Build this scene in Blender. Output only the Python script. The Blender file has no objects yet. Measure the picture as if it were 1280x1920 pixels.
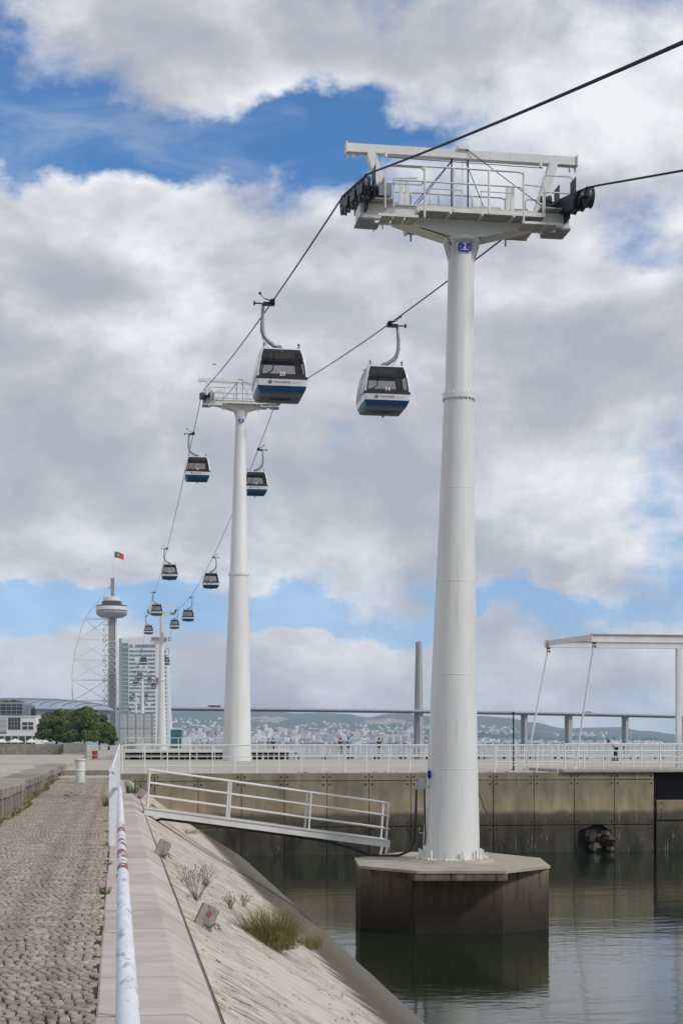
import bpy, math, random
from mathutils import Vector, Matrix
random.seed(7)
scene = bpy.context.scene
col = scene.collection
PI = math.pi
# ------------------------------------------------------------------ camera
EYE = 1.65                       # eye above the promenade
FPX, HOR, CXP = 2750.0, 1396.0, 640.0
YAW = math.radians(8.64)         # promenade and ropeway run along +Y; the lens looks a little to the right of them
SA, CA = math.sin(YAW), math.cos(YAW)
cam_d = bpy.data.cameras.new('camera')
cam = bpy.data.objects.new('camera', cam_d)
col.objects.link(cam)
cam.location = (0, 0, EYE)
cam.rotation_euler = (PI / 2, 0, -YAW)
cam_d.sensor_fit = 'AUTO'; cam_d.sensor_width = 36
cam_d.lens = FPX / 1920 * 36
cam_d.shift_y = (HOR - 960) / 1920
cam_d.clip_start = 0.05; cam_d.clip_end = 60000
scene.camera = cam
scene.view_settings.view_transform = 'Standard'
scene.view_settings.look = 'None'
scene.view_settings.gamma = 1
scene.view_settings.exposure = 0.0
scene.view_settings.use_curve_mapping = False
scene.cycles.max_bounces = 6
scene.cycles.transparent_max_bounces = 12
scene.cycles.volume_bounces = 1
scene.cycles.use_denoising = True

# ------------------------------------------------------------------ sky
SUN_EL, SUN_AZ = math.radians(38), math.radians(128)      # azimuth clockwise from +Y: behind the viewer, to the right
world = bpy.data.worlds.new('World'); scene.world = world; world.use_nodes = True
nt = world.node_tree; nt.nodes.clear()
def NN(t, **k):
    n = nt.nodes.new(t)
    for a, b in k.items(): setattr(n, a, b)
    return n
def put(sock, v):
    if isinstance(v, bpy.types.NodeSocket): nt.links.new(v, sock)
    else: sock.default_value = v
def M_(op, a, b=0.0, c=0.0, clamp=False):
    n = NN('ShaderNodeMath', operation=op, use_clamp=clamp)
    put(n.inputs[0], a); put(n.inputs[1], b); put(n.inputs[2], c)
    return n.outputs[0]
def sstep(x, lo, hi):
    n = NN('ShaderNodeMapRange', interpolation_type='SMOOTHSTEP')
    put(n.inputs[0], x); n.inputs[1].default_value = lo; n.inputs[2].default_value = hi
    return n.outputs[0]
tc = NN('ShaderNodeTexCoord'); sx = NN('ShaderNodeSeparateXYZ'); nt.links.new(tc.outputs['Generated'], sx.inputs[0])
X0, Y0, Z0 = sx.outputs
xr = M_('SUBTRACT', M_('MULTIPLY', X0, CA), M_('MULTIPLY', Y0, SA))
yr = M_('ADD', M_('MULTIPLY', X0, SA), M_('MULTIPLY', Y0, CA))
az = M_('ARCTAN2', xr, yr)
hz = M_('SQRT', M_('ADD', M_('MULTIPLY', xr, xr), M_('MULTIPLY', yr, yr)))
el = M_('DIVIDE', Z0, M_('MAXIMUM', hz, 0.02))
def noise(vec, scale, detail, rough, dist=0.0):
    n = NN('ShaderNodeTexNoise'); put(n.inputs['Vector'], vec)
    n.inputs['Scale'].default_value = scale; n.inputs['Detail'].default_value = detail
    n.inputs['Roughness'].default_value = rough; n.inputs['Distortion'].default_value = dist
    return n.outputs['Fac']
def comb(x, y, z):
    n = NN('ShaderNodeCombineXYZ'); put(n.inputs[0], x); put(n.inputs[1], y); put(n.inputs[2], z)
    return n.outputs[0]
zst = M_('MULTIPLY', Z0, 1.55)
P = comb(xr, yr, zst)
def shifted(dx, dz): return comb(M_('ADD', xr, dx), yr, M_('ADD', zst, dz))
def dens(p):
    big = noise(p, 5.9, 9, 0.55, 0.15)
    return big
D0 = dens(P)
D1 = dens(shifted(0.016, 0.03))
D2 = dens(shifted(0.05, 0.085))
wob1 = M_('SUBTRACT', noise(P, 11, 5, 0.6), 0.5)
wob2 = M_('SUBTRACT', noise(shifted(3.1, 1.7), 11, 5, 0.6), 0.5)
azw = M_('ADD', az, M_('MULTIPLY', wob1, 0.11))
elw = M_('ADD', el, M_('MULTIPLY', wob2, 0.11))
# openings in the cloud deck: centre and half size in degrees (azimuth from the view axis, elevation)
def hole(px, py, rx, ry, amp):
    a0, e0 = math.atan((px - CXP) / FPX), (HOR - py) / FPX
    u = M_('DIVIDE', M_('SUBTRACT', azw, a0), rx / FPX)
    v = M_('DIVIDE', M_('SUBTRACT', elw, e0), ry / FPX)
    r = M_('ADD', M_('MULTIPLY', u, u), M_('MULTIPLY', v, v))
    return M_('MULTIPLY', M_('EXPONENT', M_('MULTIPLY', r, -1.0)), amp)
H = None
for h in ((-20, 70, 95, 220, .40), (760, 262, 110, 32, .26), (60, 300, 230, 62, .32), (300, 285, 210, 62, .36), (560, 240, 130, 55, .36), (650, 265, 60, 45, .25),
          (1230, 480, 130, 60, .22), (1010, 330, 200, 60, .10), (645, 835, 55, 45, .22), (60, 1112, 330, 34, .36), (420, 1135, 200, 24, .30), (720, 1165, 220, 18, .36),
          (1260, 1010, 90, 90, .24), (1080, 1140, 170, 24, .26)):
    g = hole(*h); H = g if H is None else M_('ADD', H, g)
fillm = None
for h in ((420, 520, 420, 140, .24), (520, 90, 330, 80, .16), (640, 100, 420, 90, .16), (1000, 700, 420, 230, .20), (300, 850, 420, 170, .20), (800, 1000, 420, 110, .16), (640, 1265, 900, 60, .20), (250, 1010, 320, 50, .14), (1080, 1050, 130, 40, .14)):
    g = hole(*h); fillm = g if fillm is None else M_('ADD', fillm, g)
dd = M_('ADD', M_('SUBTRACT', M_('ADD', D0, 0.085), H), fillm)
cov = sstep(dd, 0.31, 0.64)
veil = M_('MULTIPLY', sstep(M_('SUBTRACT', 0.24, el), 0.0, 0.22), 0.42)
wisp = M_('MULTIPLY', sstep(noise(comb(xr, yr, M_('MULTIPLY', Z0, 3.0)), 9, 7, 0.6, 0.6), 0.42, 0.75), 0.28)
cov = M_('MAXIMUM', cov, M_('MAXIMUM', veil, wisp))
thick = sstep(dd, 0.47, 0.86)
relief = M_('ADD', M_('MULTIPLY', M_('SUBTRACT', D0, D1), 2.6), M_('MULTIPLY', M_('SUBTRACT', D0, D2), 1.5))
lum = M_('ADD', M_('SUBTRACT', 0.72, M_('MULTIPLY', thick, 0.20)), M_('MULTIPLY', relief, 0.58))
lum = M_('MINIMUM', M_('MAXIMUM', lum, 0.36), 0.92)
cr = NN('ShaderNodeValToRGB'); nt.links.new(lum, cr.inputs[0])
e = cr.color_ramp.elements
e[0].position = 0.30; e[0].color = (0.40, 0.435, 0.51, 1)
e[1].position = 0.92; e[1].color = (0.90, 0.91, 0.935, 1)
k = e.new(0.55); k.color = (0.54, 0.55, 0.595, 1)
sky = NN('ShaderNodeTexSky', sky_type='NISHITA'); sky.sun_disc = False
sky.sun_elevation = SUN_EL; sky.sun_rotation = SUN_AZ; sky.air_density = 1.0; sky.dust_density = 0.15; sky.ozone_density = 4.0
nt.links.new(comb(X0, Y0, M_('ADD', M_('MULTIPLY', Z0, 0.95), 0.08)), sky.inputs['Vector'])
hsv = NN('ShaderNodeHueSaturation'); hsv.inputs['Saturation'].default_value = 1.22; nt.links.new(sky.outputs[0], hsv.inputs['Color'])
b1 = NN('ShaderNodeBackground'); nt.links.new(hsv.outputs[0], b1.inputs[0]); b1.inputs[1].default_value = 0.15
b2 = NN('ShaderNodeBackground'); nt.links.new(cr.outputs[0], b2.inputs[0]); b2.inputs[1].default_value = 1.0
mx = NN('ShaderNodeMixShader'); nt.links.new(cov, mx.inputs[0]); nt.links.new(b1.outputs[0], mx.inputs[1]); nt.links.new(b2.outputs[0], mx.inputs[2])
wo = NN('ShaderNodeOutputWorld'); nt.links.new(mx.outputs[0], wo.inputs[0])
sun_d = bpy.data.lights.new('sun', 'SUN'); sun_d.energy = 2.3; sun_d.angle = math.radians(8); sun_d.color = (1.0, 0.965, 0.91)
sun = bpy.data.objects.new('sun', sun_d); col.objects.link(sun)
sd = Vector((math.sin(SUN_AZ) * math.cos(SUN_EL), math.cos(SUN_AZ) * math.cos(SUN_EL), math.sin(SUN_EL)))
sun.rotation_euler = sd.to_track_quat('Z', 'Y').to_euler(); sun.location = (30, -30, 60)

# ------------------------------------------------------------------ helpers
def pt(px, py, d):
    """point seen at photo position (px, py) at distance d along the lens axis"""
    xc = (px - CXP) / FPX * d
    return Vector((xc * CA + d * SA, -xc * SA + d * CA, EYE + (HOR - py) / FPX * d))
def ptz(px, z, d):
    p = pt(px, 0, d); p.z = z; return p
class MB:
    def __init__(s): s.v, s.f = [], []
    def add(s, vs, fs):
        o = len(s.v); s.v += [tuple(v) for v in vs]; s.f += [tuple(i + o for i in f) for f in fs]; return s
    def box(s, c, sz, M=None, ch=0.0):
        hx, hy, hz_ = sz[0] / 2, sz[1] / 2, sz[2] / 2
        if ch:
            a, b = hx - ch, hy - ch
            vs = [(-hx, -hy, -hz_), (hx, -hy, -hz_), (hx, hy, -hz_), (-hx, hy, -hz_),
                  (-hx, -hy, hz_ - ch), (hx, -hy, hz_ - ch), (hx, hy, hz_ - ch), (-hx, hy, hz_ - ch),
                  (-a, -b, hz_), (a, -b, hz_), (a, b, hz_), (-a, b, hz_)]
            fs = [(3, 2, 1, 0)] + [(i, (i + 1) % 4, 4 + (i + 1) % 4, 4 + i) for i in range(4)] + [(4 + i, 4 + (i + 1) % 4, 8 + (i + 1) % 4, 8 + i) for i in range(4)] + [(8, 9, 10, 11)]
        else:
            vs = [(-hx, -hy, -hz_), (hx, -hy, -hz_), (hx, hy, -hz_), (-hx, hy, -hz_), (-hx, -hy, hz_), (hx, -hy, hz_), (hx, hy, hz_), (-hx, hy, hz_)]
            fs = [(3, 2, 1, 0), (4, 5, 6, 7), (0, 1, 5, 4), (1, 2, 6, 5), (2, 3, 7, 6), (3, 0, 4, 7)]
        c = Vector(c)
        return s.add([(M @ Vector(v) if M else Vector(v)) + c for v in vs], fs)
    def b2(s, x0, x1, y0, y1, z0, z1, ch=0.0):
        return s.box(((x0 + x1) / 2, (y0 + y1) / 2, (z0 + z1) / 2), (x1 - x0, y1 - y0, z1 - z0), ch=ch)
    def beam(s, p0, p1, w, h, up=(0, 0, 1)):
        p0, p1 = Vector(p0), Vector(p1); d = (p1 - p0); L = d.length; d.normalize()
        x = d.cross(Vector(up))
        if x.length < 1e-4: x = d.cross(Vector((0, 1, 0)))
        x.normalize(); z = x.cross(d)
        M = Matrix((x, d, z)).transposed()
        return s.box((p0 + p1) / 2, (w, L, h), M)
    def tube(s, pts, r, n=8, cap=True):
        pts = [Vector(p) for p in pts]; m = len(pts)
        rs = r if isinstance(r, (list, tuple)) else [r] * m
        vs, fs = [], []; prev = None
        for i, p in enumerate(pts):
            t = (pts[min(i + 1, m - 1)] - pts[max(i - 1, 0)]).normalized()
            if prev is None:
                a = t.cross(Vector((0, 0, 1)))
                if a.length < 1e-3: a = t.cross(Vector((0, 1, 0)))
            else: a = prev - t * prev.dot(t)
            a.normalize(); prev = a; b = t.cross(a)
            for k_ in range(n):
                an = 2 * PI * k_ / n
                vs.append(p + (a * math.cos(an) + b * math.sin(an)) * rs[i])
        for i in range(m - 1):
            for k_ in range(n):
                k2 = (k_ + 1) % n
                fs.append((i * n + k_, i * n + k2, (i + 1) * n + k2, (i + 1) * n + k_))
        if cap:
            fs.append(tuple(range(n))[::-1]); fs.append(tuple((m - 1) * n + k_ for k_ in range(n)))
        return s.add(vs, fs)
    def lathe(s, prof, n=24, c=(0, 0, 0), cap=True, off=None):
        vs, fs = [], []
        for i, (r, z) in enumerate(prof):
            ox, oy = off(z) if off else (0, 0)
            for k_ in range(n):
                a = 2 * PI * k_ / n
                vs.append((c[0] + ox + r * math.cos(a), c[1] + oy + r * math.sin(a), c[2] + z))
        for i in range(len(prof) - 1):
            for k_ in range(n):
                k2 = (k_ + 1) % n
                fs.append((i * n + k_, i * n + k2, (i + 1) * n + k2, (i + 1) * n + k_))
        if cap:
            fs.append(tuple(range(n))[::-1]); fs.append(tuple((len(prof) - 1) * n + k_ for k_ in range(n)))
        return s.add(vs, fs)
    def prism(s, poly, z0, z1):
        n = len(poly)
        vs = [(x, y, z0) for x, y in poly] + [(x, y, z1) for x, y in poly]
        return s.add(vs, [tuple(range(n))[::-1], tuple(range(n, 2 * n))] + [(i, (i + 1) % n, n + (i + 1) % n, n + i) for i in range(n)])
    def prismY(s, poly, y0, y1):
        """polygon in X,Z (anticlockwise seen from -Y) pushed along Y"""
        n = len(poly)
        vs = [(x, y0, z) for x, z in poly] + [(x, y1, z) for x, z in poly]
        return s.add(vs, [tuple(range(n)), tuple(range(n, 2 * n))[::-1]] + [((i + 1) % n, i, n + i, n + (i + 1) % n) for i in range(n)])
    def build(s, name, m, parent=None, smooth=False, loc=None):
        me = bpy.data.meshes.new(name); me.from_pydata(s.v, [], s.f); me.update()
        if smooth:
            me.polygons.foreach_set('use_smooth', [True] * len(me.polygons))
            if smooth is not True: me.set_sharp_from_angle(angle=math.radians(smooth))
        return link(name, me, m, parent, loc)
def link(name, me, m, parent=None, loc=None):
    o = bpy.data.objects.new(name, me); col.objects.link(o)
    if m is not None and not me.materials: me.materials.append(MAT[m] if isinstance(m, str) else m)
    if parent is not None: o.parent = parent
    if loc is not None: o.location = loc
    return o
def empty(name, loc, rz=0.0):
    o = bpy.data.objects.new(name, None); col.objects.link(o); o.location = loc; o.rotation_euler.z = rz; o.empty_display_size = .3
    return o
def tag(o, label, cat, group=None, kind=None):
    o['label'] = label; o['category'] = cat
    if group: o['group'] = group
    if kind: o['kind'] = kind
    return o
def struct(o, kind='structure', label=None):
    o['kind'] = kind
    if label: o['label'] = label
    return o
def copy_tree(o, parent=None):
    c = o.copy(); col.objects.link(c); c.parent = parent
    for ch in list(o.children): copy_tree(ch, c)
    return c
def text_mesh(txt, size, align='CENTER', depth=0.0):
    cu = bpy.data.curves.new('lettering', 'FONT'); cu.body = txt; cu.size = size; cu.align_x = align; cu.align_y = 'CENTER'; cu.extrude = depth
    cu.resolution_u = 4
    o = bpy.data.objects.new('lettering_tmp', cu); col.objects.link(o)
    dg = bpy.context.evaluated_depsgraph_get(); dg.update()
    me = bpy.data.meshes.new_from_object(o.evaluated_get(dg))
    bpy.data.objects.remove(o); bpy.data.curves.remove(cu)
    me.transform(Matrix.Rotation(PI / 2, 4, 'X'))       # reads from -Y
    return me

# ------------------------------------------------------------------ materials
MAT = {}
def mat(name, c1, c2=None, scale=4.0, stretch=(1, 1, 1), rough=.6, metal=0.0, bump=0.0, bscale=30, lo=.35, hi=.65, rand=0.0, detail=6,
        c3=None, s3=20, lo3=.55, hi3=.7, st3=(1, 1, 1), spec=.5, coat=0.0, zramp=None, znoise=.25, zscale=1.2, obj=False):
    m = bpy.data.materials.new(name); m.use_nodes = True; t = m.node_tree
    bs = t.nodes['Principled BSDF']; L = t.links.new
    bs.inputs['Roughness'].default_value = rough; bs.inputs['Metallic'].default_value = metal
    bs.inputs['Specular IOR Level'].default_value = spec; bs.inputs['Coat Weight'].default_value = coat
    if obj:
        src = t.nodes.new('ShaderNodeTexCoord').outputs['Object']
    else:
        src = t.nodes.new('ShaderNodeNewGeometry').outputs['Position']
    def nz(sc, st, det=6):
        v = t.nodes.new('ShaderNodeVectorMath'); v.operation = 'MULTIPLY'; L(src, v.inputs[0]); v.inputs[1].default_value = st
        n = t.nodes.new('ShaderNodeTexNoise'); L(v.outputs[0], n.inputs['Vector']); n.inputs['Scale'].default_value = sc; n.inputs['Detail'].default_value = det
        n.inputs['Roughness'].default_value = .6
        return n.outputs['Fac']
    def rng(x, a, b):
        r = t.nodes.new('ShaderNodeMapRange'); L(x, r.inputs[0]); r.inputs[1].default_value = a; r.inputs[2].default_value = b; return r.outputs[0]
    def mix(f, a, b, bt='MIX'):
        x = t.nodes.new('ShaderNodeMix'); x.data_type = 'RGBA'; x.blend_type = bt
        if isinstance(f, float): x.inputs[0].default_value = f
        else: L(f, x.inputs[0])
        for i, c in ((6, a), (7, b)):
            if isinstance(c, bpy.types.NodeSocket): L(c, x.inputs[i])
            else: x.inputs[i].default_value = (*c, 1)
        return x.outputs[2]
    cur = c1
    if zramp:
        sp = t.nodes.new('ShaderNodeSeparateXYZ'); L(src, sp.inputs[0])
        a = t.nodes.new('ShaderNodeMath'); a.operation = 'MULTIPLY_ADD'; L(nz(zscale, (1, 1, .35)), a.inputs[0]); a.inputs[1].default_value = znoise * 2
        L(sp.outputs[2], a.inputs[2])
        z0, z1 = zramp[0][0], zramp[-1][0]
        q = rng(a.outputs[0], z0 + znoise, z1 + znoise)
        cr_ = t.nodes.new('ShaderNodeValToRGB'); L(q, cr_.inputs[0]); els = cr_.color_ramp.elements
        els[0].position = 0; els[0].color = (*zramp[0][1], 1); els[1].position = 1; els[1].color = (*zramp[-1][1], 1)
        for z, c in zramp[1:-1]: els.new((z - z0) / (z1 - z0)).color = (*c, 1)
        cur = cr_.outputs[0]
        if c2: cur = mix(mulf(t, rng(nz(scale, stretch, detail), lo, hi), .6), cur, c2)
    elif c2: cur = mix(rng(nz(scale, stretch, detail), lo, hi), c1, c2)
    if c3: cur = mix(rng(nz(s3, st3, 8), lo3, hi3), cur, c3)
    if rand:
        oi = t.nodes.new('ShaderNodeObjectInfo'); h = t.nodes.new('ShaderNodeHueSaturation')
        r = t.nodes.new('ShaderNodeMapRange'); L(oi.outputs['Random'], r.inputs[0]); r.inputs[3].default_value = 1 - rand; r.inputs[4].default_value = 1 + rand
        L(r.outputs[0], h.inputs['Value'])
        if isinstance(cur, bpy.types.NodeSocket): L(cur, h.inputs['Color'])
        else: h.inputs['Color'].default_value = (*cur, 1)
        cur = h.outputs[0]
    if isinstance(cur, bpy.types.NodeSocket): L(cur, bs.inputs['Base Color'])
    else: bs.inputs['Base Color'].default_value = (*cur, 1)
    if bump:
        b = t.nodes.new('ShaderNodeBump'); b.inputs['Strength'].default_value = bump; b.inputs['Distance'].default_value = .02
        L(nz(bscale, stretch, 8), b.inputs['Height']); L(b.outputs[0], bs.inputs['Normal'])
    MAT[name] = m
    return m
def mulf(t, s, k_):
    n = t.nodes.new('ShaderNodeMath'); n.operation = 'MULTIPLY'; t.links.new(s, n.inputs[0]); n.inputs[1].default_value = k_
    return n.outputs[0]
mat('white_paint', (.66, .665, .65), (.58, .58, .56), scale=.9, stretch=(1, 1, .25), rough=.45, c3=(.42, .38, .32), s3=3.0, lo3=.585, hi3=.85, st3=(3.2, 3.2, .12))
mat('white_steel', (.66, .66, .63), (.55, .55, .51), scale=2.0, rough=.5, c3=(.36, .30, .24), s3=9, lo3=.64, hi3=.8)
mat('rail_white', (.74, .74, .73), (.62, .62, .60), scale=6, rough=.5, c3=(.34, .25, .19), s3=11, lo3=.66, hi3=.76)
mat('pipe_scraped', (.74, .75, .78), (.60, .62, .66), scale=14, stretch=(1, .35, 1), rough=.5, c3=(.19, .21, .25), s3=18, lo3=.565, hi3=.68, st3=(1, .28, 1), bump=.25, bscale=60)
mat('pipe_blotched', (.70, .71, .73), (.60, .61, .64), scale=12, stretch=(1, .4, 1), rough=.55, c3=(.20, .065, .045), s3=4.2, lo3=.50, hi3=.52, st3=(1.6, .62, 1.6), bump=.35, bscale=35)
mat('pipe_rusty', (.74, .75, .77), (.63, .64, .67), scale=12, stretch=(1, .4, 1), rough=.55, c3=(.23, .075, .05), s3=8, lo3=.64, hi3=.66, st3=(1.2, .5, 1.2), bump=.35, bscale=35)
mat('dark_metal', (.010, .011, .015), (.022, .023, .027), scale=6, rough=.5, spec=.3)
mat('dark_rock', (.022, .019, .013), (.04, .034, .024), scale=4, rough=.6)  # near-black stone colour for the lumps in the wall opening
mat('rubber', (.02, .02, .022), rough=.7)
mat('sheave_side', (.014, .015, .019), (.06, .06, .062), scale=9, rough=.45, lo=.5, hi=.75)
mat('red_liner', (.22, .03, .02), rough=.6)
mat('grating', (.42, .42, .39), (.28, .27, .24), scale=8, rough=.6)
mat('rope', (.008, .009, .013), (.02, .022, .03), scale=30, rough=.6, spec=.12)
mat('grey_box', (.20, .23, .27), (.15, .17, .20), scale=5, rough=.5)
mat('sign_blue', (.012, .016, .30), rough=.3)
mat('print_white', (.85, .85, .85), rough=.5)
mat('print_black', (.03, .035, .04), rough=.5)
mat('print_faint', (.50, .52, .52), rough=.6)
mat('orange_lamp', (.75, .16, .03), rough=.4)
mat('yellow_paint', (.55, .42, .06), rough=.5)
mat('cabin_white', (.66, .68, .66), (.58, .60, .57), scale=3, rough=.3, coat=.3, obj=True)
mat('cabin_blue', (.006, .048, .135), (.009, .066, .140), scale=2, rough=.35, spec=.3, obj=True)
mat('cabin_floor', (.012, .028, .032), (.02, .036, .036), scale=3, rough=.6, obj=True)
mat('cabin_frame', (.014, .014, .016), rough=.25)
mat('hanger_grey', (.25, .27, .29), (.19, .20, .22), scale=3, rough=.42, metal=.45, obj=True)
mat('seat_grey', (.05, .05, .055), rough=.7)
def glass_mat(name, tint, gloss=.12, rough=.03):
    m = bpy.data.materials.new(name); m.use_nodes = True; t = m.node_tree; t.nodes.clear()
    o = t.nodes.new('ShaderNodeOutputMaterial'); a = t.nodes.new('ShaderNodeBsdfTransparent'); a.inputs[0].default_value = (*tint, 1)
    g = t.nodes.new('ShaderNodeBsdfGlossy'); g.inputs['Roughness'].default_value = rough; g.inputs[0].default_value = (.9, .9, .9, 1)
    x = t.nodes.new('ShaderNodeMixShader'); f = t.nodes.new('ShaderNodeFresnel'); f.inputs[0].default_value = 1.45
    t.links.new(f.outputs[0], x.inputs[0]); t.links.new(a.outputs[0], x.inputs[1]); t.links.new(g.outputs[0], x.inputs[2]); t.links.new(x.outputs[0], o.inputs[0])
    MAT[name] = m
glass_mat('cabin_glass', (.60, .575, .565))
glass_mat('clear_glass', (.75, .8, .8))
mat('cobble', (.335, .28, .225), (.235, .195, .155), scale=3.0, rough=.75, c3=(.43, .375, .32), s3=5, lo3=.5, hi3=.75, rand=.13, bump=.4, bscale=60)
mat('cobble_bed', (.022, .016, .012), (.040, .030, .022), scale=6, rough=.95)
mat('path_far', (.34, .30, .265), (.22, .195, .17), scale=9, stretch=(1, .6, 1), rough=.85, lo=.4, hi=.6, bump=.6, bscale=12)
mat('kerb_stone', (.50, .445, .405), (.39, .335, .30), scale=2.0, stretch=(.8, 1.5, 1), rough=.7, rand=.09, c3=(.33, .29, .26), s3=6, lo3=.58, hi3=.78, st3=(.7, 1.6, 1), bump=.15, bscale=25)
mat('joint_dirt', (.10, .085, .07), (.16, .14, .11), scale=10, rough=.95)
mat('concrete', (.36, .34, .30), (.27, .255, .22), scale=1.2, rough=.85, c3=(.20, .185, .155), s3=5, lo3=.56, hi3=.75, bump=.2)
mat('concrete_pale', (.44, .40, .345), (.35, .32, .275), scale=.8, rough=.85, c3=(.26, .24, .20), s3=3, lo3=.58, hi3=.8, bump=.15)
mat('wall_stone', (.235, .215, .175), (.15, .14, .115), scale=2.2, rough=.85, rand=.16, c3=(.36, .34, .30), s3=6, lo3=.55, hi3=.75, bump=.3)
mat('coping_top', (.30, .275, .23), (.22, .20, .17), scale=1.5, rough=.85, rand=.10, c3=(.19, .18, .15), s3=7, lo3=.56, hi3=.75, bump=.25)
mat('quay_panel', (.2, .19, .15), c2=(.09, .085, .06), scale=1.6, stretch=(1, 1, .4), rough=.85, bump=.25, rand=.10, c3=(.34, .33, .29), s3=5.0, lo3=.62, hi3=.76, st3=(2.2, 2.2, .25),
    zramp=[(-2.9, (.010, .010, .006)), (-1.85, (.016, .014, .009)), (-1.5, (.050, .040, .025)), (-1.22, (.085, .068, .043)), (-1.02, (.37, .285, .17)), (-.6, (.33, .27, .165)), (-.15, (.25, .225, .145)), (.6, (.235, .215, .14))], znoise=.16)
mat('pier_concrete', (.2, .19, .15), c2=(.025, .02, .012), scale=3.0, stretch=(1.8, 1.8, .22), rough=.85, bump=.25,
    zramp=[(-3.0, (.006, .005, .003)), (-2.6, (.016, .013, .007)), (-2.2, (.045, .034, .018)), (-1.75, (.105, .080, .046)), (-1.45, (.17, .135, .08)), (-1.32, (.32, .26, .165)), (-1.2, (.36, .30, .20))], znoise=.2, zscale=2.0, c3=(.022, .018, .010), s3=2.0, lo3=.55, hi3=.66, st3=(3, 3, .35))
mat('pier_top', (.37, .335, .27), (.27, .245, .195), scale=1.5, rough=.85, c3=(.24, .22, .17), s3=4, lo3=.56, hi3=.72, bump=.2)
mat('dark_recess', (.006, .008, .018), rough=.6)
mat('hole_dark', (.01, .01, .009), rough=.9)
mat('old_wood', (.34, .30, .26), (.22, .19, .16), scale=3, stretch=(8, 8, 1), rough=.85, c3=(.12, .10, .085), s3=8, lo3=.58, hi3=.68, st3=(6, 6, .6), bump=.5, obj=True)
mat('rust', (.32, .10, .03), (.20, .06, .03), scale=9, rough=.8)
mat('rust_red', (.36, .05, .03), (.20, .05, .03), scale=5, rough=.7)
mat('black_hose', (.012, .013, .016), rough=.45)
mat('green_leaf', (.075, .13, .022), (.12, .17, .03), scale=20, rough=.6)
mat('olive_grass', (.15, .145, .045), (.27, .23, .09), scale=14, rough=.7, lo=.3, hi=.7)
mat('dry_grass', (.33, .26, .14), (.24, .18, .09), scale=14, rough=.8)
mat('dry_stem', (.21, .17, .115), (.15, .115, .075), scale=20, rough=.8)
mat('pine_needles', (.028, .066, .006), (.080, .130, .009), scale=.7, rough=.7, lo=.4, hi=.6)
mat('cypress_leaf', (.020, .055, .040), (.035, .075, .05), scale=1.0, rough=.7)
mat('bark', (.075, .062, .05), (.12, .10, .08), scale=3, rough=.9)
mat('far_white', (.70, .70, .68), (.62, .62, .60), scale=.2, rough=.6)
mat('far_grey', (.30, .31, .31), (.25, .26, .26), scale=.1, rough=.7)
mat('tower_concrete', (.40, .39, .36), (.33, .32, .295), scale=.15, rough=.8)
mat('shaft_concrete', (.27, .26, .235), (.22, .21, .19), scale=.15, rough=.8)
mat('dark_glass', (.020, .028, .034), (.035, .045, .05), scale=.5, rough=.12, spec=.6)
mat('teal_glass', (.012, .115, .135), (.02, .15, .17), scale=.4, rough=.2)
mat('green_glass', (.115, .19, .17), (.17, .25, .225), scale=.35, stretch=(1, 1, 2.2), rough=.25)
mat('window_blue', (.10, .17, .22), (.16, .24, .29), scale=.3, rough=.2)
mat('roof_metal', (.22, .28, .34), (.27, .33, .38), scale=.08, rough=.5)
mat('roof_rib', (.13, .16, .22), rough=.5)
mat('net_post', (.22, .225, .22), rough=.6)
mat('canvas', (.68, .67, .63), (.60, .59, .55), scale=1, rough=.8)
mat('tent_canvas', (.42, .41, .36), rough=.8)
mat('red_cloth', (.40, .02, .03), rough=.8)
mat('flag_green', (.01, .13, .035), rough=.7)
mat('flag_red', (.55, .02, .025), rough=.7)
mat('flag_yellow', (.75, .55, .04), rough=.7)
mat('skin', (.42, .25, .17), rough=.6)
mat('cloth_blue', (.02, .22, .46), rough=.8)
mat('cloth_dark', (.016, .016, .02), rough=.85)
mat('cloth_maroon', (.07, .035, .03), rough=.85)
mat('cloth_grey', (.16, .155, .15), rough=.85)
mat('hair', (.012, .01, .009), rough=.6)
mat('deck_wood', (.22, .20, .17), (.16, .145, .125), scale=2, rough=.85)
mat('rubble', (.16, .115, .085), (.24, .19, .14), scale=1.4, rough=.9, rand=.2)
mat('land', (.40, .375, .33), (.31, .29, .25), scale=.12, rough=.9)
mat('hills', (.045, .075, .030), (.095, .098, .050), scale=.004, rough=.95, c3=(.22, .165, .11), s3=.0022, lo3=.60, hi3=.66)
mat('quarry', (.40, .32, .22), (.28, .22, .15), scale=.006, rough=.95)
mat('block_white', (.80, .79, .76), (.30, .31, .33), scale=.16, stretch=(1, 1, 1.4), rough=.8, lo=.54, hi=.66)
mat('block_cream', (.75, .64, .46), (.30, .27, .22), scale=.16, stretch=(1, 1, 1.4), rough=.8, lo=.5, hi=.62)
mat('block_salmon', (.46, .30, .22), (.25, .18, .15), scale=.16, stretch=(1, 1, 1.4), rough=.8, lo=.5, hi=.62)
mat('block_grey', (.40, .41, .43), (.22, .23, .25), scale=.16, stretch=(1, 1, 1.4), rough=.8, lo=.5, hi=.62)
mat('truck_tan', (.30, .19, .10), rough=.6)
mat('cable_grey', (.42, .42, .42), rough=.6)
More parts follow.
